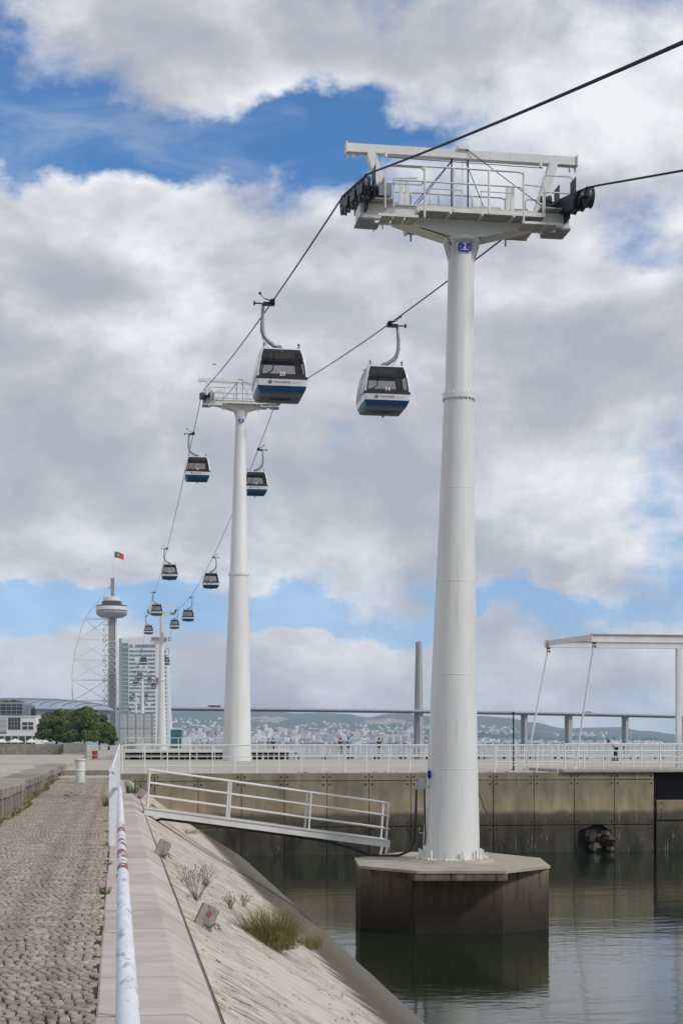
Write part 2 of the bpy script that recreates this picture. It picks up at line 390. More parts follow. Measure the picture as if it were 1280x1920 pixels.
# netting: woven grey mesh, half see-through
def net_mat(name, c, f):
    m = bpy.data.materials.new(name); m.use_nodes = True; t = m.node_tree; bs = t.nodes['Principled BSDF']
    bs.inputs['Base Color'].default_value = (*c, 1); bs.inputs['Alpha'].default_value = f; bs.inputs['Roughness'].default_value = .8
    MAT[name] = m
net_mat('net_grey', (.46, .47, .46), .42)
def tone_mat(m):
    t = m.node_tree; bs = t.nodes['Principled BSDF']; src = bs.inputs['Base Color'].links[0].from_socket
    a = t.nodes.new('ShaderNodeAttribute'); a.attribute_name = 'tone'; r = t.nodes.new('ShaderNodeMapRange'); t.links.new(a.outputs['Fac'], r.inputs[0]); r.inputs[3].default_value = .80; r.inputs[4].default_value = 1.18
    h = t.nodes.new('ShaderNodeHueSaturation'); t.links.new(src, h.inputs['Color']); t.links.new(r.outputs[0], h.inputs['Value']); t.links.new(h.outputs[0], bs.inputs['Base Color'])
tone_mat(MAT['cobble'])
def slope_mat():
    m = mat('slope', (.56, .495, .42), (.45, .39, .325), scale=3.0, stretch=(1, 1.6, 1), rough=.85, lo=.35, hi=.7, bump=.45, bscale=22)
    t = m.node_tree; bs = t.nodes['Principled BSDF']; L = t.links.new
    src = bs.inputs['Base Color'].links[0].from_socket
    g = t.nodes.new('ShaderNodeNewGeometry'); sp = t.nodes.new('ShaderNodeSeparateXYZ'); L(g.outputs['Position'], sp.inputs[0])
    def nzs(st, sc, lo, hi, det=8):
        v = t.nodes.new('ShaderNodeVectorMath'); v.operation = 'MULTIPLY'; L(g.outputs['Position'], v.inputs[0]); v.inputs[1].default_value = st
        n_ = t.nodes.new('ShaderNodeTexNoise'); L(v.outputs[0], n_.inputs['Vector']); n_.inputs['Scale'].default_value = sc; n_.inputs['Detail'].default_value = det; n_.inputs['Roughness'].default_value = .65
        r_ = t.nodes.new('ShaderNodeMapRange'); L(n_.outputs['Fac'], r_.inputs[0]); r_.inputs[1].default_value = lo; r_.inputs[2].default_value = hi; return r_.outputs[0]
    def mixc(f, a_, c_):
        x_ = t.nodes.new('ShaderNodeMix'); x_.data_type = 'RGBA'; L(f, x_.inputs[0]); L(a_, x_.inputs[6]); x_.inputs[7].default_value = (*c_, 1); return x_.outputs[2]
    def mul(a_, b_):
        m_ = t.nodes.new('ShaderNodeMath'); m_.operation = 'MULTIPLY'; L(a_, m_.inputs[0]); L(b_, m_.inputs[1]); return m_.outputs[0]
    src = mixc(mul(nzs((1.5, 9, 1.5), 2.6, .525, .575), nzs((.7, .9, .7), 1.0, .40, .52, 3)), src, (.085, .066, .048))      # dark run-off streaks in patches
    src = mixc(nzs((1, 1, 1), 26, .64, .70), src, (.20, .17, .13))                                                        # pits
    src = mixc(nzs((.4, 4, .4), 1.6, .60, .72), src, (.30, .245, .19))
    src = mixc(nzs((1, 1, 1), 1.1, .56, .72), src, (.36, .30, .24))
    vm = t.nodes.new('ShaderNodeVectorMath'); vm.operation = 'MULTIPLY'; L(g.outputs['Position'], vm.inputs[0]); vm.inputs[1].default_value = (.5, 1.6, .5)
    n = t.nodes.new('ShaderNodeTexNoise'); L(vm.outputs[0], n.inputs['Vector']); n.inputs['Scale'].default_value = 1.1; n.inputs['Detail'].default_value = 8
    a = t.nodes.new('ShaderNodeMath'); a.operation = 'MULTIPLY_ADD'; L(n.outputs['Fac'], a.inputs[0]); a.inputs[1].default_value = 1.1; L(sp.outputs[0], a.inputs[2])
    r = t.nodes.new('ShaderNodeMapRange'); L(a.outputs[0], r.inputs[0]); r.inputs[1].default_value = 3.5; r.inputs[2].default_value = 3.85
    x = t.nodes.new('ShaderNodeMix'); x.data_type = 'RGBA'; L(r.outputs[0], x.inputs[0]); L(src, x.inputs[6]); x.inputs[7].default_value = (.085, .068, .047, 1)
    r2 = t.nodes.new('ShaderNodeMapRange'); L(a.outputs[0], r2.inputs[0]); r2.inputs[1].default_value = 4.35; r2.inputs[2].default_value = 5.1
    x2 = t.nodes.new('ShaderNodeMix'); x2.data_type = 'RGBA'; L(r2.outputs[0], x2.inputs[0]); L(x.outputs[2], x2.inputs[6]); x2.inputs[7].default_value = (.125, .115, .095, 1)
    L(x2.outputs[2], bs.inputs['Base Color'])
slope_mat()
def water_mat():
    m = bpy.data.materials.new('water'); m.use_nodes = True; t = m.node_tree; bs = t.nodes['Principled BSDF']; L = t.links.new
    bs.inputs['Base Color'].default_value = (.012, .020, .010, 1); bs.inputs['Roughness'].default_value = .07; bs.inputs['IOR'].default_value = 1.38
    g = t.nodes.new('ShaderNodeNewGeometry')
    def nz(sc, st):
        v = t.nodes.new('ShaderNodeVectorMath'); v.operation = 'MULTIPLY'; L(g.outputs['Position'], v.inputs[0]); v.inputs[1].default_value = st
        n = t.nodes.new('ShaderNodeTexNoise'); L(v.outputs[0], n.inputs['Vector']); n.inputs['Scale'].default_value = sc; n.inputs['Detail'].default_value = 3
        return n.outputs['Fac']
    b = t.nodes.new('ShaderNodeBump'); b.inputs['Strength'].default_value = .24; b.inputs['Distance'].default_value = .02; L(nz(3.2, (.7, 1.3, 1)), b.inputs['Height'])
    b2_ = t.nodes.new('ShaderNodeBump'); b2_.inputs['Strength'].default_value = .2; b2_.inputs['Distance'].default_value = .06; L(nz(.55, (.6, 1.4, 1)), b2_.inputs['Height']); L(b.outputs[0], b2_.inputs['Normal'])
    L(b2_.outputs[0], bs.inputs['Normal']); MAT['water'] = m
water_mat()
# ================================================================== THE SETTING
ZW, ZQ, YQ = -2.8, 0.5, 58.5          # water, quay level, quay wall plane
def gz(y): 
    t = min(1, max(0, (y - 30) / 32)); return .28 * t * t * (3 - 2 * t)
w = MB().add([(-9000, -60, ZW), (16000, -60, ZW), (16000, 14000, ZW), (-9000, 14000, ZW)], [(0, 1, 2, 3)]).build('water', 'water'); struct(w)
bed = MB().add([(-9000, -60, ZW - 3), (16000, -60, ZW - 3), (16000, 14000, ZW - 3), (-9000, 14000, ZW - 3)], [(0, 1, 2, 3)]).build('river_bed', 'joint_dirt'); struct(bed)
# land along the river to the left
poly = [(-2.4, 66), (-2.4, 112.2), (1, 200), (15, 282), (20, 520), (26, 800), (75, 1150), (75, 1600), (-2600, 1600), (-2600, 66)]
land = MB().prism(poly[::-1][::-1], ZW - 2, ZQ - .01).build('ground', 'land'); struct(land)
# ---- promenade path with its cobbles
path = MB()
ys = [-6 + 2 * i for i in range(36)] + [65.4]
for a, b in zip(ys[:-1], ys[1:]):
    path.add([(-2.62, a, gz(a) - .016), (-.14, a, gz(a) - .016), (-.14, b, gz(b) - .016), (-2.62, b, gz(b) - .016)], [(0, 1, 2, 3)])
path = path.build('promenade_path', 'cobble_bed'); struct(path)
def cobble(mb, cx, cy, sx_, sy_, z):
    j = lambda k_: random.uniform(-k_, k_)
    pts_ = [(-1, -.55), (0, -1.12), (1, -.55), (1, .55), (0, 1.12), (-1, .55)]
    base, sh, top = [], [], []
    dz = j(.004); tx, ty = j(.03), j(.03)
    for ux, uy in pts_:
        x = ux * sx_ / 2 + j(.007); y = uy * sy_ / 2 + j(.008)
        base.append((cx + x, cy + y, z - .03)); sh.append((cx + x, cy + y, z - .009 + dz + tx * x + ty * y))
        top.append((cx + x * .86, cy + y * .86, z + .002 + dz + tx * x + ty * y))
    vs = base + sh + top
    fs = [(i, (i + 1) % 6, 6 + (i + 1) % 6, 6 + i) for i in range(6)] + [(6 + i, 6 + (i + 1) % 6, 12 + (i + 1) % 6, 12 + i) for i in range(6)] + [tuple(range(12, 18))]
    mb.add(vs, fs)
rest = MB(); n_own = 0
y = 6.0; row = 0
while y < 60.5:
    x = -2.60 + random.uniform(0, .012) + (row % 2) * .036
    wob = .035 * math.sin(y * 2.1)
    rowh = random.uniform(.078, .090)
    while x < -.20:
        wd = random.uniform(.062, .086)
        cx, cy = x + wd / 2, y + .025 * math.sin(x * 5.3 + y) + wob * 0
        xl = -222 / FPX * (cy * CA) / CA
        if n_own < 300 and cy > 8.3 and cx > xl * 1.02 - .02:
            q = MB(); cobble(q, 0, 0, wd - .013, rowh - .001, 0); o = q.build('cobblestone', 'cobble', path, loc=(cx, cy, gz(cy))); n_own += 1; o.data.attributes.new('tone', 'FLOAT', 'FACE').data.foreach_set('value', [random.random()] * 13)
        elif random.random() > .012:
            cobble(rest, cx, cy, wd - .013, rowh - .001, gz(cy))
        x += wd
    y += rowh; row += 1
o = rest.build('cobblestones', 'cobble', path); o['kind'] = 'stuff'
def tones(me):
    at = me.attributes.new('tone', 'FLOAT', 'FACE'); vals = []
    for i in range(len(me.polygons) // 13): vals += [random.random()] * 13
    at.data.foreach_set('value', vals)
tones(o.data)
apron = MB().b2(-2.5, -.2, 60.6, 65.35, 0, .292).build('path_apron', 'concrete_pale', path)
# ---- kerb of long stones between path and slope
kerb = MB().b2(-.13, .66, -6, 66, -.5, -.2)
kerb = MB()
for a, b in zip(ys[:-1], ys[1:]):
    kerb.add([(-.155, a, gz(a) - .03), (.42, a, gz(a) - .03), (.72, a, gz(a) - .2), (.72, a, -1), (-.155, a, -1), (-.155, b, gz(b) - .03), (.42, b, gz(b) - .03), (.72, b, gz(b) - .2), (.72, b, -1), (-.155, b, -1)],
             [(0, 1, 6, 5), (1, 2, 7, 6), (2, 3, 8, 7), (4, 0, 5, 9)])
kerb = kerb.build('kerb', 'joint_dirt'); struct(kerb)
y = -6.0
while y < YQ - .3:
    L = random.uniform(1.25, 1.5); y1 = min(y + L, YQ - .02); g = .011; dx = random.uniform(-.008, .008); dzz = random.uniform(-.004, .004)
    prof = [(-.14 + dx, -.25), (.655, -.38), (.665, -.172), (.655, -.155), (.43, -.006), (.41, 0), (-.125 + dx, 0), (-.14 + dx, -.012)]
    q = MB().prismY(prof, y + g, y1 - g)
    q.v = [(vx, vy, vz + gz(vy) + dzz) for vx, vy, vz in q.v]
    q.build('kerb_stone', 'kerb_stone', kerb); y = y1
# ---- sloping embankment down to the water
sl = MB(); NX, NY = 24, 70
XS0, XS1 = .69, 5.6
def slz(x, y=0): return -.175 - .633 * (x - .69) + gz(y) * max(0, 1 - (x - .69) / 1.5)
vs = []
for j in range(NY + 1):
    for i in range(NX + 1):
        x = XS0 + (XS1 - XS0) * i / NX; yy = -6 + (YQ + 6) * j / NY
        vs.append((x, yy, slz(x, yy) + (random.uniform(-.008, .008) if 0 < i else 0)))
sl.add(vs, [(j * (NX + 1) + i, j * (NX + 1) + i + 1, (j + 1) * (NX + 1) + i + 1, (j + 1) * (NX + 1) + i) for j in range(NY) for i in range(NX)])
sl = sl.build('embankment', 'slope', smooth=True); struct(sl)
# ---- quay deck beyond the basin
q = MB().prism([(-.2, YQ + .16), (22.05, YQ + .16), (22.05, YQ + 3), (34, YQ + 3), (34, YQ + .16), (60, YQ + .16), (60, 112), (-2.4, 112), (-2.4, 65.4), (-.2, 65.4)], -1.0, ZQ).build('quay', 'concrete_pale'); struct(q)
st = MB().b2(-2.5, -.2, 65.36, 65.9, .26, ZQ + .02, ch=.02).build('step', 'wall_stone'); struct(st)
# ---- quay wall: panels with bolt holes
PW = 1.72
qw = empty('quay_wall', (11, YQ + .1, ZW)); tag(qw, 'concrete panel quay wall with bolt holes and a dark tide line across the basin', 'quay wall')
X_R = 22.05
o = MB().b2(-.2 - 11, X_R - 11, .06, .6, -.6, ZQ - ZW - .02).build('backing', 'hole_dark', qw)
rows = [(-3.4, -1.69), (-1.665, .175), (.195, .497)]
RotF = Matrix.Rotation(PI / 2, 3, 'X')
holem = MB().lathe([(.036, 0), (.036, .012)], 10); hv = [(RotF @ Vector(v)) for v in holem.v]; holem.v = [tuple(v) for v in hv]
hme = bpy.data.meshes.new('bolt_hole'); hme.from_pydata(holem.v, [], holem.f); hme.materials.append(MAT['hole_dark'])
xr_ = X_R
while xr_ > -.1:
    xl_ = max(xr_ - PW, -.2)
    for ri, (z0, z1) in enumerate(rows):
        if ri == 0 and abs((xl_ + xr_) / 2 - (X_R - 1.5 * PW)) < .3: continue      # the broken panel
        cx, cz = (xl_ + xr_) / 2, (z0 + z1) / 2
        p = MB().box((0, 0, 0), (xr_ - xl_ - .022, z1 - z0, .14 + random.uniform(-.008, .008)), RotF, ch=.012)
        p = p.build('concrete_panel', 'quay_panel', qw, loc=(cx - 11, -.03, cz - ZW))
        hw, hh = (xr_ - xl_) / 2 - .13, (z1 - z0) / 2 - .13
        zs = (0,) if ri == 2 else (hh, -hh)
        if xr_ - xl_ > 1:
            for sx_ in (-1, 1):
                for hz_ in zs:
                    link('bolt_hole', hme, None, p, (sx_ * hw, -.076, hz_))
    xr_ = xl_
xb0, xb1 = X_R - 2 * PW - 11 + .01, X_R - PW - 11 - .01
for nm, pg in (('panel_fragment', [(xb0, 1.11), (xb0, .2), (xb0 + .10, .45), (xb0 + .07, .75), (xb0 + .28, .93), (xb0 + .55, 1.02), (xb0 + .8, 1.11)]), ('panel_fragment', [(xb1, 1.11), (xb1 - .5, 1.11), (xb1 - .33, .98), (xb1 - .12, .9), (xb1 - .16, .5), (xb1 - .05, .3), (xb1, -.2)])):
    MB().prismY(pg, -.10, .03).build(nm, 'quay_panel', qw)
# lumps behind the broken panel
for i in range(9):
    a = MB(); n = 7; r = random.uniform(.18, .38)
    for ring, (zz, rr) in enumerate(((-.7, .6), (0, 1), (.6, .7))):
        a.v += [(rr * r * random.uniform(.7, 1.2) * math.cos(2 * PI * k_ / n), rr * r * random.uniform(.6, 1.2) * math.sin(2 * PI * k_ / n), zz * r) for k_ in range(n)]
    for ring in range(2):
        a.f += [(ring * n + k_, ring * n + (k_ + 1) % n, (ring + 1) * n + (k_ + 1) % n, (ring + 1) * n + k_) for k_ in range(n)]
    a.f += [tuple(range(2 * n, 3 * n)), tuple(range(n))[::-1]]
    a.build('stone', 'dark_rock', qw, loc=(X_R - 1.5 * PW - 11 + random.uniform(-.7, .7), .05 + random.uniform(-.1, .1), random.uniform(-.1, .75)))
# crack in a panel
crk = MB().tube([pt(899, 1487, 59.0), pt(903, 1500, 59.0), pt(909, 1511, 59.0), pt(912, 1520, 59.0), pt(919, 1531, 59.0)], .012, 5).v
c0 = X_R - 4 * PW - .35
MB().tube([(c0 - .30 - 11, -.105, 2.62), (c0 - .22 - 11, -.105, 2.35), (c0 - .10 - 11, -.105, 2.1), (c0 - .06 - 11, -.105, 1.9), (c0 + .1 - 11, -.105, 1.62)], .013, 5).build('crack', 'hole_dark', qw)
# lock opening right of the wall
lk = empty('lock_recess', (25, YQ + .2, ZW)); tag(lk, 'dark recessed lock opening beside the end of the quay wall', 'lock gate')
MB().b2(X_R - 25 + .05, 8, 1.2, 1.5, 0, ZQ - ZW + .0).build('dark_backing', 'dark_recess', lk)
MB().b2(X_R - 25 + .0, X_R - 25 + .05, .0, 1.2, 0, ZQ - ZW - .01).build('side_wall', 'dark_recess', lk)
sil = MB().box((0, 0, 0), (2.6, .82, .3), RotF, ch=.015).build('sill_panel', 'quay_panel', lk, loc=(X_R - 25 + 1.42, -.05, 1.72))
MB().box((0, 0, 0), (2.6, 2.6, .3), RotF, ch=.015).build('lower_panel', 'quay_panel', lk, loc=(X_R - 25 + 1.42, 0.02, -.02))
for sx_ in (-1.1, 0, 1.1):
    for z_ in (-.28, 0.02, .28): link('bolt_hole', hme, None, sil, (sx_, -.156, z_))
# ---- terrace on the left behind the low wall
te = MB()
tY = [8, 30, 60, 112.0]; tz = lambda y_: .60 + max(0, (y_ - 50)) / 62 * .28
te = MB().add([(-60, 8, .4), (-3.3, 8, .4), (-3.3, 112.5, .4), (-60, 112.5, .4)], [(0, 1, 2, 3)]).build('terrace', 'joint_dirt'); struct(te)
y = 8.0
while y < 112:
    y1 = min(112, y + random.choice((2.4, 3.2, 4.0)))
    q = MB().b2(-60, -3.36 if y < 70 else -2.45, y + .10, y1 - .10, -.3, 0, ch=.02)
    q.v = [(a, b, c + tz(b) + (.03 if int(y * 7) % 3 == 0 else 0)) for a, b, c in q.v]
    q.build('paving_strip', 'concrete_pale', te); y = y1
lw = empty('low_wall', (-2.6, 40, 0)); tag(lw, 'low weathered stone wall with thick coping along the cobbled path', 'wall')
y = 10.0
wav = lambda y_: .05 * math.sin(y_ * .55) + .03 * math.sin(y_ * 1.3 + 1)
while y < 71:
    L = random.uniform(.75, 1.05); g = .008; top = .67 + .025 * math.sin(y * .8) + max(0, (y - 55)) * .004
    q = MB().b2(-.95, .04, -L / 2 + g, L / 2 - g, .455 - .0, top, ch=.025); 
    yy = y + L / 2
    q.build('coping_stone', 'coping_top', lw, loc=(.06 + wav(yy) - .0, yy - 40, 0))
    y += L
y = 10.0
while y < 71:
    L = random.uniform(.6, .95); g = .007; yy = y + L / 2
    q = MB().box((0, 0, 0), (.3, L - 2 * g, .50), ch=.0)
    q.build('wall_block', 'wall_stone', lw, loc=(-.10 + wav(yy) + random.uniform(-.01, .01), yy - 40, .20)); y += L
MB().b2(-.85, -.15, -30, 31, -.1, .44).build('wall_core', 'joint_dirt', lw)
# wall at the end of the terrace
ew = empty('end_wall', (-18, 113, .4)); tag(ew, 'grey stained concrete wall closing the terrace with a pale block at its end', 'wall')
for i in range(12):
    x1 = 13.9 - i * 4.2
    MB().b2(x1 - 4.18, x1, -.25, .25, 0, 1.28 + .01 * (i % 2), ch=.02).build('wall_panel', 'wall_stone', ew)
MB().b2(13.93, 15.6, -.9, .9, 0, 1.36, ch=.03).build('end_block', 'concrete', ew)
MB().b2(13.8, 15.5, -2.2, -.92, 0, .58, ch=.03).build('block_step', 'concrete', ew)

# ================================================================== railings
def railing(name, label, cat, p0, p1, h, rails, step, r=.022, rp=.025, m='rail_white', group=None, double_end=False, flat=None):
    p0, p1 = Vector(p0), Vector(p1); t = empty(name, p0); tag(t, label, cat, group); d = p1 - p0; L = d.length; n = max(1, round(L / step))
    up = Vector((0, 0, 1))
    MB().tube([up * h, d + up * h], r * 1.15, 8).build('top_rail', m, t, smooth=60)
    for k_ in rails: MB().tube([up * k_, d + up * k_], r * .8, 6).build('rail', m, t, smooth=60)
    pm = MB().tube([(0, 0, 0), (0, 0, h)], rp, 6); me = None
    for i in range(n + 1):
        if me is None: o = pm.build('post', m, t, smooth=60, loc=d * (i / n)); me = o.data
        else: link('post', me, None, t, d * (i / n))
    return t
# pipe handrail beside the kerb
RX = .024
hr = empty('pipe_handrail', (RX, 8, 0)); tag(hr, 'thick white pipe handrail with scraped and rusting paint along the stone kerb', 'handrail')
MB().tube([(0, y_ - 8, .95) for y_ in (-5, 0, 4, 7.86)], .031, 20).build('near_pipe', 'pipe_scraped', hr, smooth=60)
MB().tube([(0, -.16, .95), (0, -.10, .95)], .0345, 20).build('collar', 'pipe_scraped', hr, smooth=40)
MB().tube([(0, y_ - 8, .95) for y_ in (7.88, 9, 10, 11, 12.6)], .031, 20).build('blotched_pipe', 'pipe_blotched', hr, smooth=60)
MB().tube([(0, y_ - 8, .95 + z_) for y_, z_ in ((12.6, 0), (14, 0), (16, .0), (20, .0), (23.2, .0), (23.7, .0))] + [(-.03, 16.0, .945), (-.09, 16.1, .94)], .031, 20).build('far_pipe', 'pipe_rusty', hr, smooth=60)
for y_ in range(-4, 24, 4): MB().tube([(0, y_ - 8 + 1, -.02), (0, y_ - 8 + 1, .94)], .024, 10).build('post', 'pipe_scraped', hr, smooth=60)
MB().tube([(-.01, -14, .48), (-.01, 15.6, .48)], .018, 8).build('lower_rail', 'pipe_scraped', hr, smooth=60)
# taller rail section with flat plate posts
tr = empty('plate_railing', (-.06, 24, 0)); tag(tr, 'taller white railing of flat plate posts climbing to the quay corner', 'railing')
pts_ = [(-.04 + .15 * (y_ - 24) / 34, y_ - 24, (1.26 + (.40 * (y_ - 24) / 34))) for y_ in (24.1, 30, 36, 42, 48, 54, 58.3)]
MB().tube(pts_, .026, 10).build('top_rail', 'pipe_rusty', tr, smooth=60)
for f in (.35, .66): MB().tube([(x, y_, gz(y_ + 24) + (z - gz(y_ + 24)) * f) for x, y_, z in pts_], .016, 8).build('rail', 'pipe_rusty', tr, smooth=60)
for i in range(12):
    y_ = 24.1 + i * 3.1
    if y_ > 58: break
    f = (y_ - 24) / 34
    MB().box((-.04 + .15 * f, y_ - 24, (1.25 + .4 * f + gz(y_)) / 2), (.075 if i else .10, .02, 1.25 + .4 * f - gz(y_))).build('plate_post', 'pipe_rusty', tr)
# railing on the quay edge, the bridge side and the boardwalk
railing('quay_railing', 'white three bar railing along the edge of the quay wall', 'railing', (.15, YQ + .35, ZQ), (18.0, YQ + .35, ZQ), 1.12, (.30, .66), .89)
railing('bridge_railing', 'white railing on the footbridge deck next to the lock', 'railing', (18.3, YQ + .3, ZQ + .1), (29, YQ + .3, ZQ + .1), 1.08, (.28, .52, .78), .82)
railing('bridge_railing', 'white railing on the far side of the footbridge deck', 'railing', (16.5, YQ + 4.6, ZQ + .1), (31, YQ + 4.6, ZQ + .1), 1.02, (.28, .52, .78), .62)
railing('quay_back_railing', 'white railing behind the thick pylon base along the back of the quay', 'railing', (-2.2, 110.5, ZQ), (46, 110.5, ZQ), 1.05, (.35, .7), 1.35)
railing('promenade_railing', 'low white railing in front of the pale wall with the red drum', 'railing', (-12, 125, ZQ), (-1.6, 125, ZQ), 1.05, (.35, .7), 1.5)
# concrete lip of footbridge deck
fd = MB().b2(18.1, 31, YQ - .12, YQ + 5.0, ZQ + .005, ZQ + .12, ch=.02).build('footbridge_deck', 'concrete'); tag(fd, 'low grey deck slab of the footbridge over the lock', 'bridge deck')

# ================================================================== gangway to the pylon pier
gw = empty('gangway', (.7, 37.7, -.06)); tag(gw, 'white steel gangway with open handrails leading down to the pylon pier', 'gangway')
ga, gb = Vector((-.05, 0, 0)), Vector((6.3, 0, -.90)); gd = gb - ga; gW = .78
dirx = gd.normalized()
for s in (0, gW):
    MB().beam(ga + Vector((0, s, 0)), gb + Vector((0, s, 0)), .07, .17).build('stringer', 'white_steel', gw)
    MB().beam(ga + Vector((0, s - .04, .10)), gb + Vector((0, s - .04, .10)), .05, .03).build('kick_plate', 'white_steel', gw)
    for i, f in enumerate((0.012, .338, .664, .985)):
        b_ = ga + gd * f + Vector((0, s, 0)); MB().tube([b_, b_ + Vector((.07, 0, 1.08))], .027, 8).build('post', 'white_steel', gw, smooth=60)
    for hgt in (1.07, .74, .40): MB().tube([ga + Vector((.085, s, hgt)) + gd * .005, gb + Vector((.0, s, hgt))], .026 if hgt > 1 else .019, 8).build('handrail', 'white_steel', gw, smooth=60)
    MB().tube([gb + Vector((-.05, s, 0)), gb + Vector((-.12, s, -.36))], .035, 8).build('foot', 'white_steel', gw, smooth=60)
for i in range(30):
    c = ga + gd * ((i + .5) / 30); q = MB().beam(c + Vector((0, .03, .06)), c + Vector((0, gW - .03, .06)), .19, .025, up=dirx.cross(Vector((0, 1, 0))) * -1); q.build('deck_plank', 'grating', gw)
hs = MB().tube([(-.15, .2, -.35), (.4, .15, -.2), (1.6, .1, -.36), (3, .1, -.55), (4.6, .1, -.80), (5.3, .05, -.98), (5.75, 0, -1.16), (6.1, -.1, -1.19), (6.5, -.25, -1.17), (6.75, -.35, -1.05), (6.86, -.42, -.80), (6.9, -.45, -.3), (6.92, -.45, .55)], .035, 10)
hs = hs.build('black_hose', 'black_hose', loc=(.7, 37.7, -.06), smooth=True); tag(hs, 'black cable hose slung under the gangway and up the pylon', 'hose')

# ================================================================== pylons
PX = 8.51
LEAN = .0176
def prism_loft(polyA, zA, polyB, zB):
    n = len(polyA); return MB().add([(x, y, zA) for x, y in polyA] + [(x, y, zB) for x, y in polyB], [tuple(range(n))[::-1], tuple(range(n, 2 * n))] + [(i, (i + 1) % n, n + (i + 1) % n, n + i) for i in range(n)])
pier = empty('pylon_pier', (8.24, 35.97, ZW - 1)); tag(pier, 'dark stained octagonal concrete pier standing in the water under the pylon', 'pier')
Rm = Matrix.Rotation(-YAW, 2)
def rp_(poly): return [tuple(Rm @ Vector(p)) for p in poly]
body = rp_([(-1.0, -2.25), (1.05, -2.25), (2.24, -1.5), (2.33, .9), (1.1, 3.0), (-1.1, 3.0), (-2.38, 1.0), (-2.29, -1.5)])
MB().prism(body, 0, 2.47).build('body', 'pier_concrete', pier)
lip = rp_([(-1.12, -2.2), (-1.0, -3.0), (1.05, -3.0), (1.15, -2.2)])
MB().prism(rp_([(-1.05, -2.9), (1.08, -2.9), (1.2, -2.1), (-1.2, -2.1)]), 2.30, 2.531).build('front_lip', 'pier_concrete', pier)
top = [(x * 1.004, y * 1.004) for x, y in body]
topP = rp_([(-1.0, -2.93), (1.05, -2.93), (2.27, -1.52), (2.36, .9), (1.1, 3.03), (-1.1, 3.03), (-2.41, 1.0), (-2.32, -1.52)])
MB().prism(topP, 2.47, 2.535).build('cap_slab', 'pier_top', pier)
MB().lathe([(1.12, 2.53), (1.05, 2.58), (.72, 2.62)], 32).build('grout_pad', 'pier_top', pier, smooth=30)
for i in range(40):           # weed fringe at the tide line
    pass
def wheel_mesh():
    a = MB(); prof = [(.06, -.06), (.13, -.06), (.15, -.035), (.215, -.035), (.245, -.07), (.255, -.07), (.235, 0), (.255, .07), (.245, .07), (.215, .035), (.15, .035), (.13, .06), (.06, .06)]
    a.lathe(prof, 18); a.v = [(z, y_, x) for x, y_, z in a.v]; return a
WM = None
